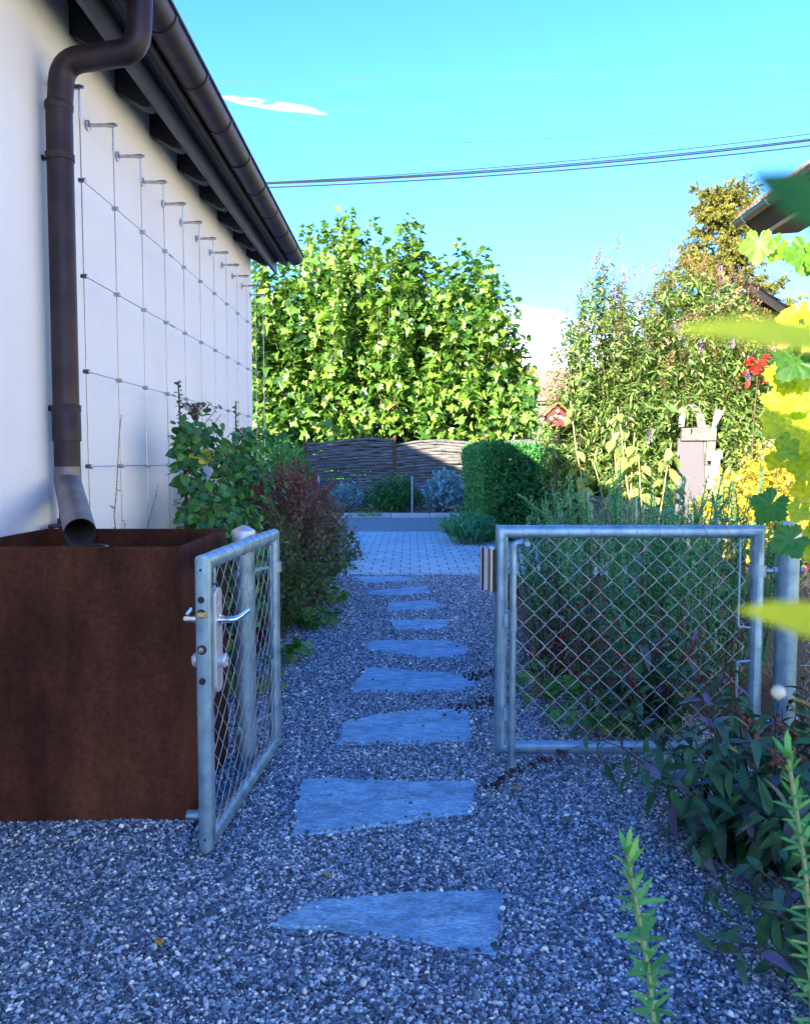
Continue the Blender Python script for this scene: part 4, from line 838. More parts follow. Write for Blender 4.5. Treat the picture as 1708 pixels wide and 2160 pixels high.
# rosemary tips close to the camera
def sprig(label, top, lower, nl):
    top = np.array(top); lower = np.array(lower); d = lower - top; foot = lower + d / abs(d[2]) * 0.25; foot = np.array([foot[0], foot[1], 0.0])
    o = thing('rosemary_sprig', label, 'rosemary', foot, 0, 'rosemary tips close to the camera'); b = MB(); L = Leaves(); s = arc([np.zeros(3), lower - foot, top - foot], 10, 0.35); tw(b, s, 0.0034, 0.0022, 8)
    t0 = 0.42; k = int(np.linalg.norm(top - foot) * (1 - t0) / 0.0155); ts = np.linspace(t0, 1, k)
    for i, t in enumerate(ts):
        P_, tg = along(s, [t, t, t, t]); ph = i * 1.1 + np.array([0, math.pi, .8, math.pi + .9]); aa = unit(np.cross(tg, [[0, 1., 0]])); bb = np.cross(tg, aa); oo = np.cos(ph)[:, None] * aa + np.sin(ph)[:, None] * bb
        up = 0.35 + 1.2 * max(0, t - .93) / .07; L.put(P_, unit(oo + tg * up + rng.normal(0, .12, (4, 3))), tg, nl * rng.uniform(.75, 1.15, 4) * (1 if i % 3 else .6), rng.random(4))
    b.build('stem', M['greenstem'], o, True); L.build('needles', NEEDLE, L_['rosenear'], o, width=1.9); return o
sprig('blurred rosemary tip standing over the gravel, the lower of the two nearest sprigs', at(1322, 1800, .80), at(1385, 2150, .86), 0.030)
sprig('blurred rosemary tip at the right edge, the higher of the two nearest sprigs', at(1662, 1600, .86), at(1712, 1935, .9), 0.028)

# ------------------------------------------------------------------ the grape vine at the right edge
vine = thing('grape_vine', 'grape vine with big sunlit yellow green leaves at the right edge beyond the gate post', 'vine', (2.45, 4.25, 0)); VO = np.array([2.45, 4.25, 0])
b = MB(); L = Leaves()
tr_ = arc([(0, 0, 0), (0.05, 0.1, 0.8), (-.05, 0, 1.5), (0.1, .05, 2.1), (0.15, 0, 2.75)], 6, .6); tw(b, tr_, 0.022, 0.010, 8)
vpix = [(1690, 745, 1.5, .0), (1668, 765, 1.7, .8), (1655, 830, 1.3, .9), (1700, 800, 1.5, .7), (1650, 880, 1.2, .95), (1685, 870, 1.5, .6), (1703, 905, 1.4, .9), (1640, 960, 0.8, .9), (1690, 955, 1.3, .7), (1668, 925, 1.1, .4),
        (1700, 1010, 1.2, .95), (1660, 660, .7, .85), (1682, 650, .75, .9), (1672, 672, .7, .8), (1705, 640, 1.0, .6), (1704, 690, 1.0, .8), (1690, 1060, 1.0, .6), (1715, 860, 1.6, .8), (1725, 770, 1.6, .8), (1722, 960, 1.5, .9), (1730, 680, 1.2, .6)]
for px, py, sz, tt in vpix:
    Y = 4.15 + rng.normal(0, .1); q = at(px, py, Y) - VO; anchor = along(tr_, [np.clip((q[2] + .12) / 2.9, .05, 1)])[0][0]
    tw(b, arc([anchor, (anchor + q) / 2 + [0, 0, .12], q], 5, .8), 0.004, 0.0016, 5)
    L.put(q[None], np.array([[-.35 + rng.normal(0, .3), -.25, -.9]]), np.array([[-.25 + rng.normal(0, .25), -.9, .45]]), sz * 0.125, tt)
for i in range(26):                     # smaller leaves between the big ones
    px, py = rng.uniform(1655, 1735), rng.uniform(730, 1010); q = at(px, py, 4.2 + rng.normal(0, .12)) - VO
    L.put(q[None], np.array([[rng.normal(0, .6), -.2, -.8]]), np.array([[rng.normal(-.2, .5), -.8, rng.uniform(-.2, .8)]]), rng.uniform(.07, .13), np.clip(rng.normal(.7, .25), 0, 1))
for i in range(70):                     # the rest of the vine, mostly outside the picture
    q = np.array([rng.uniform(-.15, 1.3), rng.uniform(-.2, .5), rng.uniform(0.75, 2.7)]); anchor = along(tr_, [np.clip((q[2]) / 2.9, .05, 1)])[0][0]
    if i % 2: tw(b, arc([anchor, (anchor + q) / 2 + [0, 0, .1], q], 4, .8), 0.003, 0.0014, 4)
    L.put(q[None], np.array([[rng.normal(0, .5), -.25, -.8]]), np.array([[rng.normal(0, .5), -.7, .5]]), rng.uniform(.10, .2), rng.uniform(.1, 1))
shoot = [at(1730, 560, 4.1), at(1708, 512, 4.1), at(1680, 506, 4.08), at(1645, 512, 4.05), at(1612, 500, 4.0)]
shoot = [tr_[-1] + VO] + shoot; tw(b, np.array(shoot) - VO, 0.005, 0.0015, 5)
for px, py, sz, d, nn, tt in ((1600, 493, .155, (-.1, -.1, -1), (-.3, -.9, .2), .25), (1648, 505, .13, (-.45, -.1, -.9), (.5, -.8, .2), .35), (1700, 507, .19, (-.1, -.2, -1), (-.2, -.9, .3), .12), (1716, 520, .2, (.2, -.2, -1), (.3, -.9, .3), .3)):
    L.put((at(px, py, 4.0) - VO)[None], np.array([d]), np.array([nn]), sz, tt)
b.build('branches', M['tanstem'], vine, True); L.build('foliage', VINE, L_['vine'], vine)
# leaves hanging near the gate post: two shaded ones
for px, py, Y, sz, d, nn, lab in ((1690, 1128, 3.55, .15, (-.85, 0, -.45), (-.1, -1, .35), 'dark green vine leaf hanging in front of the right gate post just below its cap'),
                                  (1640, 1045, 3.95, .17, (-.55, .1, -.85), (-.5, -1, .3), 'green vine leaf hanging in the gap between the gate leaf and the right post')):
    q = at(px, py, Y); o = thing('vine_leaf', lab, 'leaf', q, 0, 'shaded vine leaves by the right gate post'); leaf_mesh('blade', VINE, [(0, 0, 0)], [d], [nn], [sz], L_['darkleaf'], o, np.array([.5]))
    MB().tube(arc([(0, 0, 0), (.15, .1, .08), (2.35 - q[0], 4.2 - q[1], 0.25)], 6, .7), .0018, 5).build('stalk', M['greenstem'], o, True)
# leaves and shoots very close to the camera, out of focus
def near_leaf(label, tip, root, size, mat, templ, tint, nn=(0, -1, .2), width=1.0):
    tip = np.array(tip); root = np.array(root); o = thing('near_leaf', label, 'leaf', root, 0, 'out of focus leaves close to the camera'); d = tip - root
    leaf_mesh('blade', templ, [(0, 0, 0)], [d], [nn], [np.linalg.norm(d)], mat, o, np.array([tint]), width=width)
    foot = np.array([0.62, 0.42, 0]) - root; MB().tube(arc([(0, 0, 0), (.2, .06, -.05), (foot[0], foot[1], -.4), foot], 7, .6), np.linspace(.0014, .003, 16), 6).build('stalk', M['greenstem'], o, True)
near_leaf('very blurred pale green leaf blade reaching in from the right over the buddleia', at(1455, 640, .13), at(1790, 742, .13), .05, L_['nearleaf'], LANCE, .8, nn=(0, -1, .35), width=.68)
near_leaf('very blurred yellow leaf blade reaching in from the right over the gate post', at(1600, 1250, .15), at(1800, 1350, .15), .04, L_['nearleaf'], LANCE, .95, nn=(0, -.8, .8), width=1.4)
near_leaf('very blurred dark green leaf at the upper right edge against the sky', at(1605, 340, .105), at(1800, 500, .105), .04, L_['darkleaf'], OVAL, .5, width=.85)
p = at(1641, 1461, .45); o = thing('pale_bud', 'tiny out of focus cream bud in front of the right gate post', 'bud', p); MB().lathe([(0, -.004), (.0032, -.002), (.004, 0), (.003, .003), (0, .0045)], n=12).build('bud', L_['white'], o, True)
MB().tube(arc([(0, 0, 0), (.05, .01, -.02), (.16, .02, -.5), (.2, 0, -p[2])], 6, .6), .0005, 5).build('stalk', M['tanstem'], o, True)

# ------------------------------------------------------------------ chain link fence beyond the gate
FEN = 'side_fence'
def fence_run(label, p0, p1, n, h, z0=0.03):
    p0 = np.array(p0, float); p1 = np.array(p1, float); Lg = np.linalg.norm(p1 - p0); a = math.atan2(*(p1 - p0)[::-1]); o = thing('chain_link_fence', label, 'fence', (*p0, 0), a)
    chainlink(0.05, Lg, z0, h, 0, 0.085, 0.045, 0.0014, parent=o, fn=lambda q: q + np.stack([0 * q[:, 0], .02 * np.sin(q[:, 0] * 3.1), .012 * np.sin(q[:, 0] * 5) * q[:, 2]], 1))
    for z in (z0 + .01, h * .5, h): MB().tube([(0.03, 0.003, z), (Lg, 0.003, z)], .002, 6).build('line_wire', M['wire'], o, True)
    for k in range(1, n + 1):
        MB().lathe([(.021, 0), (.021, h + .04), (.0, h + .05)], (Lg * k / n, .03, 0), 14).build('fence_post', M['galv'], o, True)
    return o
fence_run('low chain link fence running right from the gate post', (1.80, 3.74), (5.2, 3.9), 2, 0.98)
fence_run('low chain link fence running back through the garden beside the rosemary', (2.36, 3.9), (2.36, 10.6), 3, 1.0)
mound_shrub('fence_shrub', 'small leafy shrub behind the chain link fence right of the gate post', 'shrub', (2.75, 4.75, 0), .42, .42, .95, 46, .06, L_['hedge'], OVAL, M['twig'], per=36, tint=(.1, 1))

# ------------------------------------------------------------------ clipped hedge
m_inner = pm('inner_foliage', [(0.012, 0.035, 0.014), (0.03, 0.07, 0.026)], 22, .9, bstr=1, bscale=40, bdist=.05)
def hedge(label, x0, x1, y0, y1, h, n, size):
    c = np.array([(x0 + x1) / 2, (y0 + y1) / 2, 0]); o = thing('hedge', label, 'hedge', c)
    A = [((x1 - x0) * h, 0), ((x1 - x0) * (y1 - y0), 1), ((y1 - y0) * h, 2), ((y1 - y0) * h, 3)]; tot = sum(a for a, _ in A); P_ = []; N_ = []
    for a, k in A:
        m = int(n * a / tot); u = rng.random(m); w = rng.random(m); z = w * h
        if k == 0: q = np.stack([x0 + u * (x1 - x0), np.full(m, y0), z], 1); nn = (0, -1, .1)
        if k == 1: q = np.stack([x0 + u * (x1 - x0), y0 + w * (y1 - y0), np.full(m, h)], 1); nn = (0, 0, 1)
        if k == 2: q = np.stack([np.full(m, x0), y0 + u * (y1 - y0), z], 1); nn = (-1, 0, .1)
        if k == 3: q = np.stack([np.full(m, x1), y0 + u * (y1 - y0), z], 1); nn = (1, 0, .1)
        nn = np.array(nn, float); dpt = rng.exponential(.085, m); q = q - nn * dpt[:, None] + nn * rng.normal(0, .02, (m, 1))
        q += nn * (0.04 * np.sin(q[:, :1] * 2.3 + q[:, 2:3] * 3.1) + .03 * np.sin(q[:, 1:2] * 3.3 + 1) * np.cos(q[:, 2:3] * 5))
        P_.append(q); N_.append(np.tile(nn, (m, 1)))
    P_ = np.concatenate(P_) - c; N_ = np.concatenate(N_); m = len(P_)
    D = unit(rng.normal(size=(m, 3)) + N_ * .5 + np.array([0, 0, .3])); leaf_mesh('foliage', t_oval(.3, 2, .3, .15), P_, D, N_ + rng.normal(0, .55, (m, 3)), size * rng.uniform(.6, 1.25, m), L_['hedge'], o, np.clip(rng.beta(2, 2.6, m), 0, 1))
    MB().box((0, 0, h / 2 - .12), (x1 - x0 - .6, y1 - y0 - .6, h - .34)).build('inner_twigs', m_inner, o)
    b = MB()
    for i in range(60): tw(b, stem((rng.uniform(-.5, .5) * (x1 - x0) * .8, rng.uniform(-.5, .5) * (y1 - y0) * .8, 0), (rng.normal(0, .1), rng.normal(0, .1), 1), h * .93, (0, 0, 0), 5, .1), .014, .004, 5)
    b.build('branches', M['bark'], o, True); return o
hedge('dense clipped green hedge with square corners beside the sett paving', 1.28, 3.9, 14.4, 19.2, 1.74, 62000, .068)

# ------------------------------------------------------------------ across the road
YF = 22.6
fen = thing('wavy_wood_fence', 'wooden fence of wavy grey stacked poles between rusty posts across the road', 'fence', (-0.44, YF, 0)); FO = np.array([-0.44, YF, 0])
m_pole = pm('weathered_pole', [(0.05, 0.045, 0.042), (0.12, 0.112, 0.10), (0.25, 0.23, 0.20)], 5, .85, bstr=.6, bscale=30, stretch=(.6, 5, 5))
m_rust = pm('rusty_post', [(0.07, 0.025, 0.015), (0.16, 0.06, 0.03)], 8, .8, bstr=.2)
xs_post = [-2.95, -0.44, 2.05, 4.6]
for i in range(3):
    xa, xb = xs_post[i] + .05, xs_post[i + 1] - .05; nr = 23
    for k in range(nr):
        t = np.linspace(0, 1, 12); zb = 0.12 + k * 0.085; arch = (0.03 + .09 * k / nr) * np.sin(math.pi * np.clip(t if i != 0 else t * .62 + .02, 0, 1)) + (.05 * t if i == 0 else 0)
        z = zb * .95 + arch + rng.normal(0, .008, 12) + .010 * np.sin(t * 9 + rng.uniform(0, 6))
        r = .047 * rng.uniform(.72, 1.12) * (1 + .08 * np.sin(t * 7 + k))
        MB().tube(np.stack([xa + (xb - xa) * t, rng.normal(0, .012, 12), z], 1) - [FO[0], 0, 0], r, 9).build('pole', m_pole, fen, True)
for x in xs_post: MB().box((x - FO[0], -.03, 1.06), (.075, .075, 2.16)).build('fence_post', m_rust, fen, False, .006)
o = thing('wire_fence', 'low grey wire fence with slim posts in front of the wavy wooden fence', 'fence', (0.05, 21.15, 0))
chainlink(-4, 6, .05, .98, 0, .12, .06, .0015, parent=o)
for x in (-2.45, 0, 2.45, 4.9): MB().lathe([(.028, 0), (.028, 1.04), (0, 1.06)], (x, -.02, 0), 12).build('fence_post', M['galv'], o, True)
mound_shrub('green_leafy_shrub', 'rounded bright green broad leaved shrub by the kerb across the road', 'shrub', (-0.42, 21.45, 0.02), .82, .5, 1.08, 120, .155, L_['green'], LANCE, M['twig'], per=22)
mound_shrub('silver_shrub', 'rounded silvery blue leaved shrub by the kerb across the road', 'shrub', (0.92, 21.45, 0.02), .66, .5, 1.14, 130, .14, L_['sage'], OVAL, M['twig'], per=24)
mound_shrub('low_dark_shrub', 'low dark shrub at the kerb, left of the bright green shrub', 'shrub', (-1.75, 21.7, 0.02), .62, .5, .85, 70, .09, L_['sage'], OVAL, M['twig'], per=26, tint=(0, .35))
clump('ground_cover', 'strip of bright green ground cover along the kerb across the road', 'ground plant', (-1.05, 21.0, 0.02), .6, 220, .08, L_['ground'], h=.12)

# plane tree with many upright shoots
TY = 25.2
tree = thing('plane_tree', 'broad plane tree with many upright leafy shoots behind the wavy wooden fence', 'tree', (-0.6, TY, 0)); TO_ = np.array([-0.6, TY, 0])
outl = np.array([(470, 610), (530, 545), (600, 512), (640, 485), (690, 470), (735, 440), (770, 486), (790, 470), (830, 500), (868, 460), (905, 535), (935, 545), (970, 515), (995, 545), (1020, 530), (1060, 590), (1085, 625), (1100, 690), (1125, 725), (1140, 830)], float)
def top_at(px): return np.interp(px, outl[:, 0], outl[:, 1])
b = MB(); L = Leaves(); Lr = Leaves()
trunk = arc([(0, 0, 0), (0.05, 0, 1.2), (-.05, 0.05, 2.5)], 6, .6); tw(b, trunk, .22, .16, 12)
heads = []
for a in np.linspace(0, 2 * math.pi, 9)[:-1]:
    e = np.array([2.9 * math.cos(a), 1.1 * math.sin(a), 3.0 + rng.uniform(-.2, .6)]); lim = arc([trunk[-1] - [0, 0, .3], (trunk[-1] + e) / 2 + [0, 0, .35], e], 6, .8); tw(b, lim, .11, .06, 8); heads.append(e); heads.append((e * [.55, .55, 1] + [0, 0, .1]))
def shoot_(px, py, Y, z0):
    tip = at(px, py, Y) - TO_; h = min(heads, key=lambda q: abs(q[0] - tip[0] * .8) + .5 * abs(q[1] - tip[1]) + rng.random()); base = np.array([h[0] * .4 + tip[0] * .6, h[1] * .5 + tip[1] * .5, min(max(z0, h[2]), tip[2] - .6)])
    tw(b, np.array([h, (h + base) / 2 + [0, 0, .05], base]), .03, .02, 5)
    s = arc([base, base * .45 + tip * .55 + rng.normal(0, .06, 3), tip], 8, .7); tw(b, s, .018, .005, 5); Ln = tip[2] - base[2]
    L.on_stem(s, int(26 * Ln) + 6, .235, .02, 1, .88, 0.5, .32, .12, np.clip(rng.normal(.45, .27, int(26 * Ln) + 6), 0, 1), True, .10)
pxs = [735, 868, 790, 690, 970, 1020, 640, 600, 1060, 1085, 905, 830, 935, 770, 560, 1110, 720, 850, 880, 660, 1000, 1040, 540, 995]
for px in pxs: shoot_(px + rng.normal(0, 2), top_at(px), TY + rng.normal(0, .35), 3.2)
for i in range(215):
    px = rng.uniform(480, 1128); f = rng.random(); tp = top_at(px); py = tp + 14 + f ** .8 * (905 - tp) * .72; shoot_(px, py, TY + rng.normal(-.35, .75), 2.5 + (1 - f) * 1.0)
# hanging lower skirt and inner leaves
m = 16000; px = rng.uniform(478, 1128, m); u = rng.random(m); lo = 918 + 14 * np.sin(px * .02) + rng.normal(0, 9, m) + 22 * np.exp(-((px - 920) / 30) ** 2); tp = np.array([top_at(x) for x in px])
rag = 74 + 62 * np.sin(px * .045) * np.sin(px * .021 + 1); py = tp + rag + (lo - tp - rag) * u ** .8; Yp = TY + rng.normal(-.1, .9, m); Pp = np.array([at(a_, b_, c_) for a_, b_, c_ in zip(px, py, Yp)]) - TO_
cl_ = np.sin(Pp[:, 0] * 2.9 + 1.3 * np.sin(Pp[:, 2] * 1.7)) + np.sin(Pp[:, 2] * 3.3 + Pp[:, 0] * 1.1) + np.sin(Pp[:, 1] * 3.0 + Pp[:, 2] * 1.9)
keep = (cl_ > -.62) | (rng.random(m) < .12); Pp = Pp[keep]; m = len(Pp)
L.put(Pp, unit(np.stack([rng.normal(0, .7, m), rng.normal(-.4, .6, m), rng.normal(-.35, .5, m)], 1)), unit(np.stack([rng.normal(-.1, .5, m), rng.normal(-.6, .4, m), rng.normal(.7, .35, m)], 1)), rng.uniform(.13, .26, m), np.clip(rng.normal(.45, .27, m), 0, 1))
b.build('trunk', M['bark'], tree, True)
P_, D_, N_, S_, T_ = (np.concatenate(q) for q in (L.P, L.D, L.N, L.S, L.T)); pick = rng.random(len(P_)) < .55; S_ = S_ * np.exp(rng.normal(0, .24, len(S_)))
leaf_mesh('crown', MAPLE, P_[pick], D_[pick], N_[pick], S_[pick], L_['plane'], tree, T_[pick])
leaf_mesh('crown', MAPLE_CURL, P_[~pick], D_[~pick], N_[~pick], S_[~pick], L_['plane'], tree, T_[~pick])

hedge('tall hedge added as a dark backdrop behind the plane tree trunk', -9.0, 3.2, 27.6, 29.0, 3.4, 15000, .16)  # added hedge: darkens the bright gaps under the crown and between fence poles
# ------------------------------------------------------------------ buddleias
def buddleia(label, base, pts, Y, dY, nst, lsize, hspr, zone):
    o = thing('buddleia', label, 'buddleia', base, 0, 'buddleia bushes'); base = np.array(base); b = MB(); L = Leaves(); tips = []; tips0 = []
    poly = np.array(pts, float)
    for i in range(nst):
        px = rng.uniform(poly[0, 0], poly[-1, 0]); tp = np.interp(px, poly[:, 0], poly[:, 1]); f = .06 + .94 * rng.random() ** .75 if i > 34 else rng.random() * .07; py = tp + f * (zone - tp); tip = at(px, py, Y + rng.normal(0, dY)) - base
        p0 = np.array([rng.normal(0, .18), rng.normal(0, .18), 0]); p0 = p0 + (tip * [1, 1, 0]) * .25; mid = np.array([p0[0] * .5 + tip[0] * .5, p0[1] * .5 + tip[1] * .5, tip[2] * .62 + .2 * rng.random()]); s = arc([p0, mid, tip], 9, .8); tw(b, s, .013 if i % 4 == 0 else .007, .002, 5)
        Ls = np.linalg.norm(np.diff(s, axis=0), axis=1).sum(); n = int(32 * min(Ls, 2.6)) + 8
        L.on_stem(s, n, lsize, max(.1, 1 - 1.9 / Ls), .99, .85, .7, .3, .4, np.clip(rng.normal(.42, .25, n), 0, 1), True, .01)
        for k in range(9):
            t0 = rng.uniform(.3, .97); q, tq = along(s, [t0]); sd_ = rdir(1)[0]; s2 = stem(q[0], unit(tq[0] * .7 + sd_ * .8), rng.uniform(.2, .5), (0, 0, .2), 6, .05); tw(b, s2, .003, .0013, 4); L.on_stem(s2, 14, lsize * .72, .1, 1, .85, .7, .3, .3, np.clip(rng.normal(.45, .25, 14), 0, 1), True)
            tips.append((s2[-1], s2[-1] - s2[-2]))
        tips.append((s[-1], s[-1] - s[-2]))
    b.build('branches', M['twig'], o, True); L.build('foliage', LANCE, L_['budd'], o)
    # flower spikes: faded brown and a few violet
    def spike(mat, nm, ln):
        k = 60; t = np.sort(rng.random(k)); a = rng.uniform(0, 6.28, k); r = .036 * (1 - .75 * t)
        Pq = np.stack([r * np.cos(a), t * ln, r * np.sin(a)], 1); return Pq, unit(np.stack([np.cos(a), .8 + 0 * t, np.sin(a)], 1))
    metan = mevio = None; tips.sort(key=lambda q: -(q[0][2] + rng.normal(0, .95))); order = np.arange(len(tips))
    for j, idx in enumerate(order[:92]):
        p, d = tips[idx]; vio = j % 7 == 3
        if (vio and mevio is None) or (not vio and metan is None):
            Pq, Dq = spike(None, '', 0.27 if vio else 0.26); q = leaf_mesh('flower_spike', SMALL, Pq, Dq, Dq[:, [2, 0, 1]] + .1, rng.uniform(.022, .04, len(Pq)), L_['violet'] if vio else L_['tan'], o)
            if vio: mevio = q.data
            else: metan = q.data
        else:
            q = bpy.data.objects.new('flower_spike', mevio if vio else metan); COL.objects.link(q); q.parent = o
        q.location = p; q.rotation_euler = Vector(unit(unit(d) + [0, 0, .35])).to_track_quat('Y', 'Z').to_euler()
        if vio: q['label'] = 'violet flower spike'
    return o
buddleia('tall buddleia with violet and faded brown flower spikes, the left and nearer one', (3.0, 12.2, 0), [(1138, 770), (1180, 690), (1235, 600), (1270, 545), (1310, 590), (1345, 640), (1385, 585), (1430, 545)], 12.2, .45, 190, .19, 0, 1010)
buddleia('broad buddleia on the right hiding the timber cabin', (5.0, 12.6, 0), [(1390, 600), (1440, 560), (1480, 580), (1530, 575), (1570, 600), (1610, 675), (1650, 740), (1700, 790)], 12.5, .4, 190, .19, 0, 930)
# tall broad leaved stems in front of the buddleia
o = thing('broad_leaved_plant', 'tall tan stems with big drooping yellow green leaves in front of the left buddleia', 'plant', (3.05, 11.0, 0)); b = MB(); L = Leaves()
for i in range(9):
    s = stem((rng.normal(0, .22), rng.normal(0, .15), 0), (rng.normal(-.06, .16), rng.normal(0, .1), 1), rng.uniform(1.3, 2.3), (0, 0, 0), 8, .03); tw(b, s, .015, .006, 6); L.on_stem(s, 13, .31, .4, 1, .8, .2, .25, .3, np.clip(rng.normal(.7, .2, 13), 0, 1), True, .03)
L.D = [unit(d + np.array([0, 0, -.8])) for d in L.D]; b.build('stems', M['tanstem'], o, True); L.build('foliage', OVAL, L_['budd'], o)

# ------------------------------------------------------------------ grey upright panel with wooden frame pieces
YB = 11.6; m_panel = pm('mauve_grey_panel', [(0.095, 0.086, 0.104), (0.125, 0.116, 0.134)], 60, .8, bstr=.3, bscale=200); m_gw = pm('grey_wood', [(0.09, 0.088, 0.085), (0.17, 0.166, 0.16)], 7, .8, bstr=.4, stretch=(1, 1, 6)); m_bg = pm('beige_board', [(0.32, 0.28, 0.22), (0.4, 0.36, 0.29)], 9, .7)
m_wht = pm('white_board', [(0.20, 0.195, 0.18), (0.30, 0.29, 0.27)], 9, .6)
c = at(1455, 1100, YB); pb0 = np.array([c[0], YB, 0]); o = thing('upright_panel', 'grey upright panel with wooden rails on top standing beside the golden shrub', 'panel', pb0)
def quadslab(px4, Y, th, name, mat):
    q = [at(px, py, Y) - pb0 for px, py in px4]; v = [p for p in q] + [p + np.array([0, th, 0]) for p in q]; MB().add(v, [(0, 1, 2, 3), (7, 6, 5, 4), (0, 4, 5, 1), (1, 5, 6, 2), (2, 6, 7, 3), (3, 7, 4, 0)]).build(name, mat, o)
z0 = 1180
quadslab([(1418, z0), (1492, z0), (1482, 925), (1430, 925)], YB, .05, 'panel', m_panel)
quadslab([(1497, z0), (1507, z0), (1496, 925), (1484, 925)], YB + .02, .06, 'panel_edge', m_bg)
quadslab([(1436, 929), (1510, 929), (1511, 902), (1438, 903)], YB - .06, .05, 'top_rail', m_gw)
quadslab([(1487, 980), (1505, 981), (1509, 931), (1490, 931)], YB - .03, .05, 'side_rail', m_gw)
quadslab([(1430, 900), (1442, 900), (1446, 862), (1432, 862)], YB + .05, .02, 'beige_board', m_bg)
s_ = [at(px, py, YB + .1) - pb0 for px, py in ((1480, 905), (1476, 880), (1468, 862), (1455, 853))]; b = MB()
v = []
for p in s_: v += [p + [-.06, 0, 0], p + [.06, 0, 0], p + [.06, .015, 0], p + [-.06, .015, 0]]
b.add(v, [(4 * i + k, 4 * i + (k + 1) % 4, 4 * i + 4 + (k + 1) % 4, 4 * i + 4 + k) for i in range(3) for k in range(4)]).build('curved_strip', m_gw, o, True)
quadslab([(1500, 905), (1509, 900), (1526, 868), (1508, 862)], YB + .1, .02, 'white_board', m_wht)
quadslab([(1492, 972), (1524, 968), (1522, 950), (1488, 953)], YB - .2, .03, 'white_board', m_wht); quadslab([(1502, z0), (1514, z0), (1518, 970), (1500, 970)], YB - .2, .03, 'white_post', m_wht)

mound_shrub('golden_shrub', 'golden yellow leaved shrub right of the grey upright panel', 'shrub', (4.85, 10.4, 0), 1.3, .8, 1.58, 330, .095, L_['gold'], OVAL, M['redtwig'], per=44, spiky=.3)
mound_shrub('cream_shrub', 'pale cream leaved shrub behind the golden shrub', 'shrub', (5.3, 11.7, 0), .7, .5, 1.95, 120, .06, lm('cream_leaf', [(.3, .3, .16), (.5, .46, .28), (.62, .58, .42)], .6, .3), SMALL, M['twig'], per=40)
mound_shrub('garden_shrub', 'bushy green shrub filling the gap between the hedge and the left buddleia', 'shrub', (5.2, 16.8, 0), 1.2, .9, 2.3, 190, .1, L_['hedge'], OVAL, M['twig'], per=34, tint=(.3, 1))
mound_shrub('under_shrub', 'mid green shrub at the foot of the buddleias', 'shrub', (4.0, 12.9, 0), .9, .6, 1.75, 150, .12, L_['budd'], OVAL, M['twig'], per=30, tint=(.1, .7))
mound_shrub('edge_shrub', 'green shrub under the eaves of the timber cabin', 'shrub', (6.6, 13.0, 0), 1.2, .6, 2.7, 170, .12, L_['budd'], OVAL, M['twig'], per=30, tint=(.1, .8))
p = at(1640, 968, 9.6); o = thing('plant_tag', 'white plant tag standing in the golden shrub', 'plant tag', (p[0], p[1], 0)); MB().box((0, 0, p[2]), (.07, .004, .2), rot=(0, .2, 0)).build('tag', m_wht, o, False, .002); MB().box((0, .006, p[2] / 2 - .03), (.012, .006, p[2] - .05)).build('stake', M['twig'], o)
# red leaves by the cabin window
p = at(1592, 776, 11.5); o = thing('red_leaved_plant', 'spray of bright red leaves in front of the timber cabin', 'plant', (p[0], p[1], 0)); b = MB(); s = stem((0, 0, 0), (0, 0, 1), p[2] + .1, (0, 0, 0), 9, .02); tw(b, s, .012, .004, 6); b.build('stems', M['twig'], o, True)
m = 16; leaf_mesh('foliage', OVAL, np.stack([rng.normal(0, .11, m), rng.normal(-.05, .05, m), p[2] + rng.normal(0, .09, m)], 1), rdir(m) + [0, 0, -.2], np.stack([rng.normal(0, .3, m), np.full(m, -1.), rng.normal(.2, .3, m)], 1), rng.uniform(.10, .18, m), L_['red'], o)

# ------------------------------------------------------------------ birdhouse beyond the hedge
p = at(1172, 880, 11.6); o = thing('birdhouse', 'small red birdhouse with white dots and a pitched roof, above the hedge', 'birdhouse', (p[0], 11.6, 0)); p = at(1172, 880, 11.6)
m_red = pm('red_boards', [(0.085, 0.012, 0.010), (0.13, 0.022, 0.018)], 9, .7, stretch=(6, 6, .5)); m_orr = pm('orange_tiles', [(0.26, 0.10, 0.045), (0.36, 0.15, 0.07)], 12, .8)
zc = p[2]; MB().prism([(-.145, 0), (.145, 0), (.145, .16), (0, .29), (-.145, .16)], -.115, .115).build('body', m_red, o)
bd = o.children[0]; bd.rotation_euler = (math.pi / 2, 0, 0); bd.location = (0, 0, zc - .14)
for sg in (-1, 1): MB().box((sg * .11, 0, zc + .105), (.26, .32, .018), rot=(0, sg * .72, 0)).build('roof', m_orr, o)
for x, z in ((-.087, -.023), (-.029, .012), (.04, 0), (.093, -.03), (.0, .08)): MB().lathe([(.029, 0), (.029, .007)], (x, -.115, zc + z), 6, axis=(0, -1, 0)).build('white_dot', m_wht, o)
MB().lathe([(.02, 0), (.02, zc - .13)], n=10).build('pole', M['bark'], o, True)

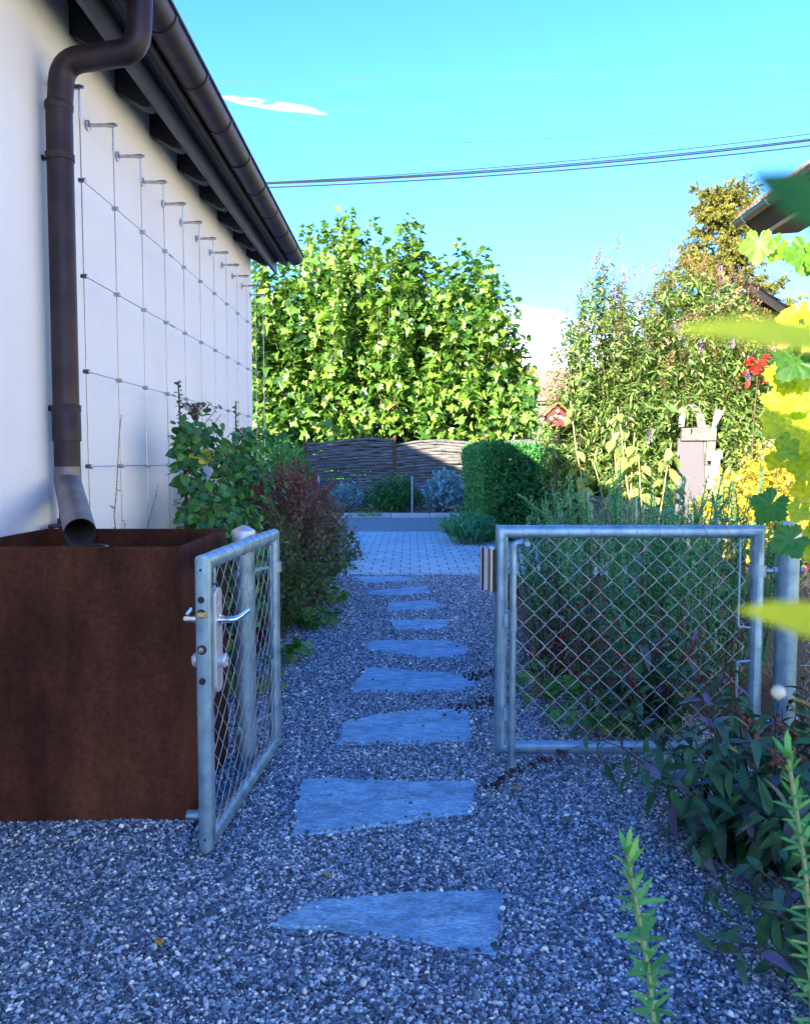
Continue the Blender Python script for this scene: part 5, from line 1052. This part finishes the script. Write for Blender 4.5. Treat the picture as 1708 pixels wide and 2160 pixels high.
# ------------------------------------------------------------------ larch
YL = 26.0; p0 = at(1512, 700, YL); o = thing('larch_tree', 'yellowing larch tree with drooping twigs rising above the buddleias', 'tree', (p0[0], YL, 0)); LO = np.array([p0[0], YL, 0]); topz = at(1510, 398, YL)[2]
b = MB(); L = Leaves(); tk = arc([(0, 0, 0), (.1, 0, topz * .5), (0, 0, topz)], 9, .8); tw(b, tk, .2, .02, 10)
for z in np.arange(3.0, topz - .05, .17):
    fr = (topz - z) / (topz - 3.0); Lb = (0.80 + 2.2 * fr) * rng.uniform(.65, 1.2)
    for k in range(7):
        a = rng.uniform(0, 6.28); d = np.array([math.cos(a), math.sin(a), rng.uniform(-.1, .35)]); s = stem((0.05, 0, z), d, Lb, (0, 0, -.25 + .5 * (rng.random() > .4)), 8, .06); tw(b, s, .018, .004, 4)
        for j in range(int(7 + 10 * Lb)):
            q, tq = along(s, [rng.uniform(.2, 1)]); s2 = stem(q[0], unit(tq[0] * .6 + rng.normal(0, .5, 3) + [0, 0, -.25]), rng.uniform(.14, .42), (0, 0, -.3), 5, .06); tw(b, s2, .005, .002, 3)
            m = 46; P_, tg = along(s2, rng.random(m)); oo = rdir(m); L.put(P_, unit(oo + tg * .8), tg, rng.uniform(.05, .10, m), np.clip(rng.normal(.5 + .15 * math.sin(z * 5), .25, m), 0, 1))
b.build('trunk', M['bark'], o, True); L.build('crown', NEEDLE, L_['larch'], o, width=2.2)

# ------------------------------------------------------------------ timber cabin and neighbouring houses on the right
m_timber = pm('orange_timber', [(0.36, 0.17, 0.06), (0.5, 0.26, 0.10)], 4, .6, bstr=.3, bscale=30, stretch=(.5, .5, 8)); m_tile = pm('red_clay_tile', [(0.20, 0.08, 0.05), (0.34, 0.15, 0.10), (0.42, 0.30, 0.25)], 16, .85, bstr=.5)
ap = at(1566, 606, 14.6); cab = thing('timber_cabin', 'orange timber cabin with a red tiled pitched roof behind the right buddleia', 'cabin', (ap[0], 14.6, 0)); hwid, slp = 2.3, .66
b = MB(); v = [(-hwid, 0, 0), (hwid, 0, 0), (hwid, 0, ap[2] - slp * hwid), (0, 0, ap[2]), (-hwid, 0, ap[2] - slp * hwid)]; v = np.array(v + [(x, 4, z) for x, _, z in v]); v[:, 2] -= .1; b.add(v, [(0, 1, 2, 3, 4), (9, 8, 7, 6, 5), (1, 6, 7, 2), (0, 4, 9, 5)]); b.build('wall', m_timber, cab)
for sg in (-1, 1):
    b = MB(); nrow = 11
    for k in range(nrow):
        u0 = k * (hwid + .35) / nrow; u1 = (k + 1.25) * (hwid + .35) / nrow; za = ap[2] - slp * u0 + .035; zb_ = ap[2] - slp * u1 + .075
        for j in range(18):
            y0 = -.32 + j * .27; q = [(sg * u0, y0, za), (sg * u1, y0, zb_), (sg * u1, y0 + .255, zb_), (sg * u0, y0 + .255, za)]; q = q + [(x, y, z - .03) for x, y, z in q]; b.add(q, [(0, 1, 2, 3), (7, 6, 5, 4), (0, 4, 5, 1), (1, 5, 6, 2), (2, 6, 7, 3), (3, 7, 4, 0)])
    b.build('roof', m_tile, cab)
    MB().box((sg * (hwid + .35) / 2, -.27, ap[2] - slp * (hwid + .35) / 2 - .06), ((hwid + .35) * math.sqrt(1 + slp * slp), .03, .12), rot=(0, sg * math.atan(slp), 0)).build('bargeboard', M['tanstem'], cab)
wz = at(1600, 800, 14.5); wb = MB().box((wz[0] - ap[0], -.015, wz[2]), (.8, .04, 1.0)).build('window', m_wht, cab); MB().box((wz[0] - ap[0], -.04, wz[2]), (.68, .012, .88)).build('pane', m_water, wb)
NX = 5.0; ne = at(1556, 468, 12.3); nb = thing('neighbour_house', 'neighbouring house at the upper right edge, only its tiled eaves and green gutter in view', 'house', (ne[0] + 1.0, 6.0, 0)); NO = np.array([ne[0] + 1.0, 6.0, 0]); gx, gz = ne[0] - NO[0], ne[2]; y1 = 12.3 - 6.0; y0 = -9
m_ngut = pm('green_copper_gutter', [(0.03, 0.06, 0.06), (0.06, 0.11, 0.11)], 8, .45, .4); m_nwall = pm('cream_render', [(0.62, 0.58, 0.48), (0.7, 0.66, 0.56)], 2, .9)
MB().box((4.0, (y0 + y1 - .6) / 2, gz / 2 - .1), (8.0 - .5, y1 - .6 - y0, gz - .1)).build('wall', m_nwall, nb)
b = MB(); pr_ = [(gx + .06, gz + .02), (gx + .30, gz - .20), (gx + .9, gz - .16), (gx + .9, gz + .3), (gx + 5.5, gz + 3.6), (gx + 5.5, gz + 3.75), (gx + .04, gz + .08)]; k = len(pr_); v = [(x, y0, z) for x, z in pr_] + [(x, y1, z) for x, z in pr_]; b.add(v, [tuple(range(k)), tuple(range(k, 2 * k))[::-1]] + [(i, k + i, k + (i + 1) % k, (i + 1) % k) for i in range(k)]); nrf = b.build('roof', M['rafter'], nb)
b = MB()
for i in range(14):
    xa = gx + .0 + i * .33; za = gz + .10 + i * .33 * .66
    for j in range(70):
        ya = y0 + (j + .0) * (y1 - y0 + .03) / 70; yb_ = ya + (y1 - y0) / 70 * .93; b.add([(xa, ya, za + .02), (xa + .4, ya, za + .27), (xa + .4, yb_, za + .27), (xa, yb_, za + .02), (xa, ya, za - .02), (xa, yb_, za - .02)], [(0, 1, 2, 3), (4, 0, 3, 5)])
b.build('roof_tiles', m_tile, nrf)
b = MB(); aa = np.linspace(math.pi, 2 * math.pi, 11); rg = .075; ring = [(gx + .02 + rg * math.cos(t), gz + .01 + rg * math.sin(t)) for t in aa]; k = len(ring); v = [(x, y0, z) for x, z in ring] + [(x, y1 + .05, z) for x, z in ring]; b.add(v, [(i, k + i, k + i + 1, i + 1) for i in range(k - 1)] + [tuple(range(k, 2 * k))]); b.tube([(gx + .02 - rg, y0, gz + .012), (gx + .02 - rg, y1 + .05, gz + .012)], .012, 8); ngut = b.build('gutter', m_ngut, nb, True)
for y in np.arange(y1 - .25, y0, -.8): MB().tube([(gx + .02 + (rg + .008) * math.cos(t), y, gz + .01 + (rg + .008) * math.sin(t)) for t in np.linspace(math.pi, 2 * math.pi, 9)], .008, 6).build('gutter_bracket', m_ngut, ngut, True)
MB().box((gx + .33, (y0 + y1) / 2, gz - .2), (.05, y1 - y0 + .02, .06)).build('eaves_board', m_bg, nb)
wh = thing('white_house', 'distant white house with a brown roof glimpsed between the plane tree and the buddleia', 'house', (9.2, 50, 0)); MB().box((0, 3, 2.6), (7, 7, 5.2)).build('wall', m_wht, wh)
b = MB(); v = [(-3.9, -.9, 4.9), (3.9, -.9, 4.9), (3.9, 3, 7.2), (-3.9, 3, 7.2), (-3.9, 6.9, 4.9), (3.9, 6.9, 4.9)]; b.add(v, [(0, 1, 2, 3), (3, 2, 5, 4)]); b.add([(x, y, z + .16) for x, y, z in v], [(0, 1, 2, 3), (3, 2, 5, 4)]); b.build('roof', m_tile, wh)
for x in (-2, 0.4): w_ = MB().box((x, -.52, 3.2), (1.0, .06, 1.3)).build('window', M['rafter'], wh); MB().box((x, -.56, 3.2), (.85, .02, 1.1)).build('pane', m_water, w_)

# ------------------------------------------------------------------ overhead lines
m_cab = pm('dark_cable', (0.012, 0.014, 0.02), 5, .6); m_al = pm('bright_conductor', (0.10, 0.115, 0.13), 5, .8)
def line(label, pix, Y, r, mat, grp):
    p = np.array([at(px, py, Y) for px, py in pix]); A = np.polyfit(p[:, 0], p[:, 2], 2 if len(pix) > 2 else 1); x = np.linspace(p[0, 0] - 14, p[-1, 0] + 12, 60); z = np.polyval(A, x)
    o = MB().tube(np.stack([x - x[0], 0 * x, z - z[0]], 1), r, 6).build('overhead_line', mat, None, True); o.location = (x[0], Y, z[0]); tag(o, label, 'overhead line', grp)
G1, G2 = 'dark overhead cables', 'pale overhead conductors'
line('lowest dark overhead cable above the plane tree', [(572, 395), (1000, 374), (1360, 343), (1708, 308)], 30, .024, m_cab, G1)
line('thick dark overhead cable second from the bottom', [(570, 387), (1000, 366), (1360, 334), (1708, 297)], 30.3, .028, m_cab, G1)
line('dark overhead cable hugging the thick one from above', [(570, 385), (1000, 363), (1360, 330), (1708, 294)], 30.6, .02, m_cab, G1)
line('thin dark overhead cable at the top of the dark bundle', [(570, 384), (1000, 358), (1360, 322), (1708, 283)], 31, .015, m_cab, G1)
line('short thin dark cable end at the right edge above the dark bundle', [(1340, 283), (1540, 274), (1708, 267)], 60, .010, m_cab, G1)
for (a_, c_), lab in (((170, 138), 'topmost pale overhead conductor'), ((178, 146), 'second pale overhead conductor, just below the topmost'), ((238, 200), 'third pale overhead conductor, crossing the wisp of cloud'), ((262, 227), 'lowest pale overhead conductor')):
    line(lab, [(470, a_), (1100, (a_ + c_) / 2 + 4), (1708, c_)], 70, .008, m_al, G2)
print('objects', len(bpy.data.objects), 'verts', sum(len(m_.vertices) for m_ in bpy.data.meshes))
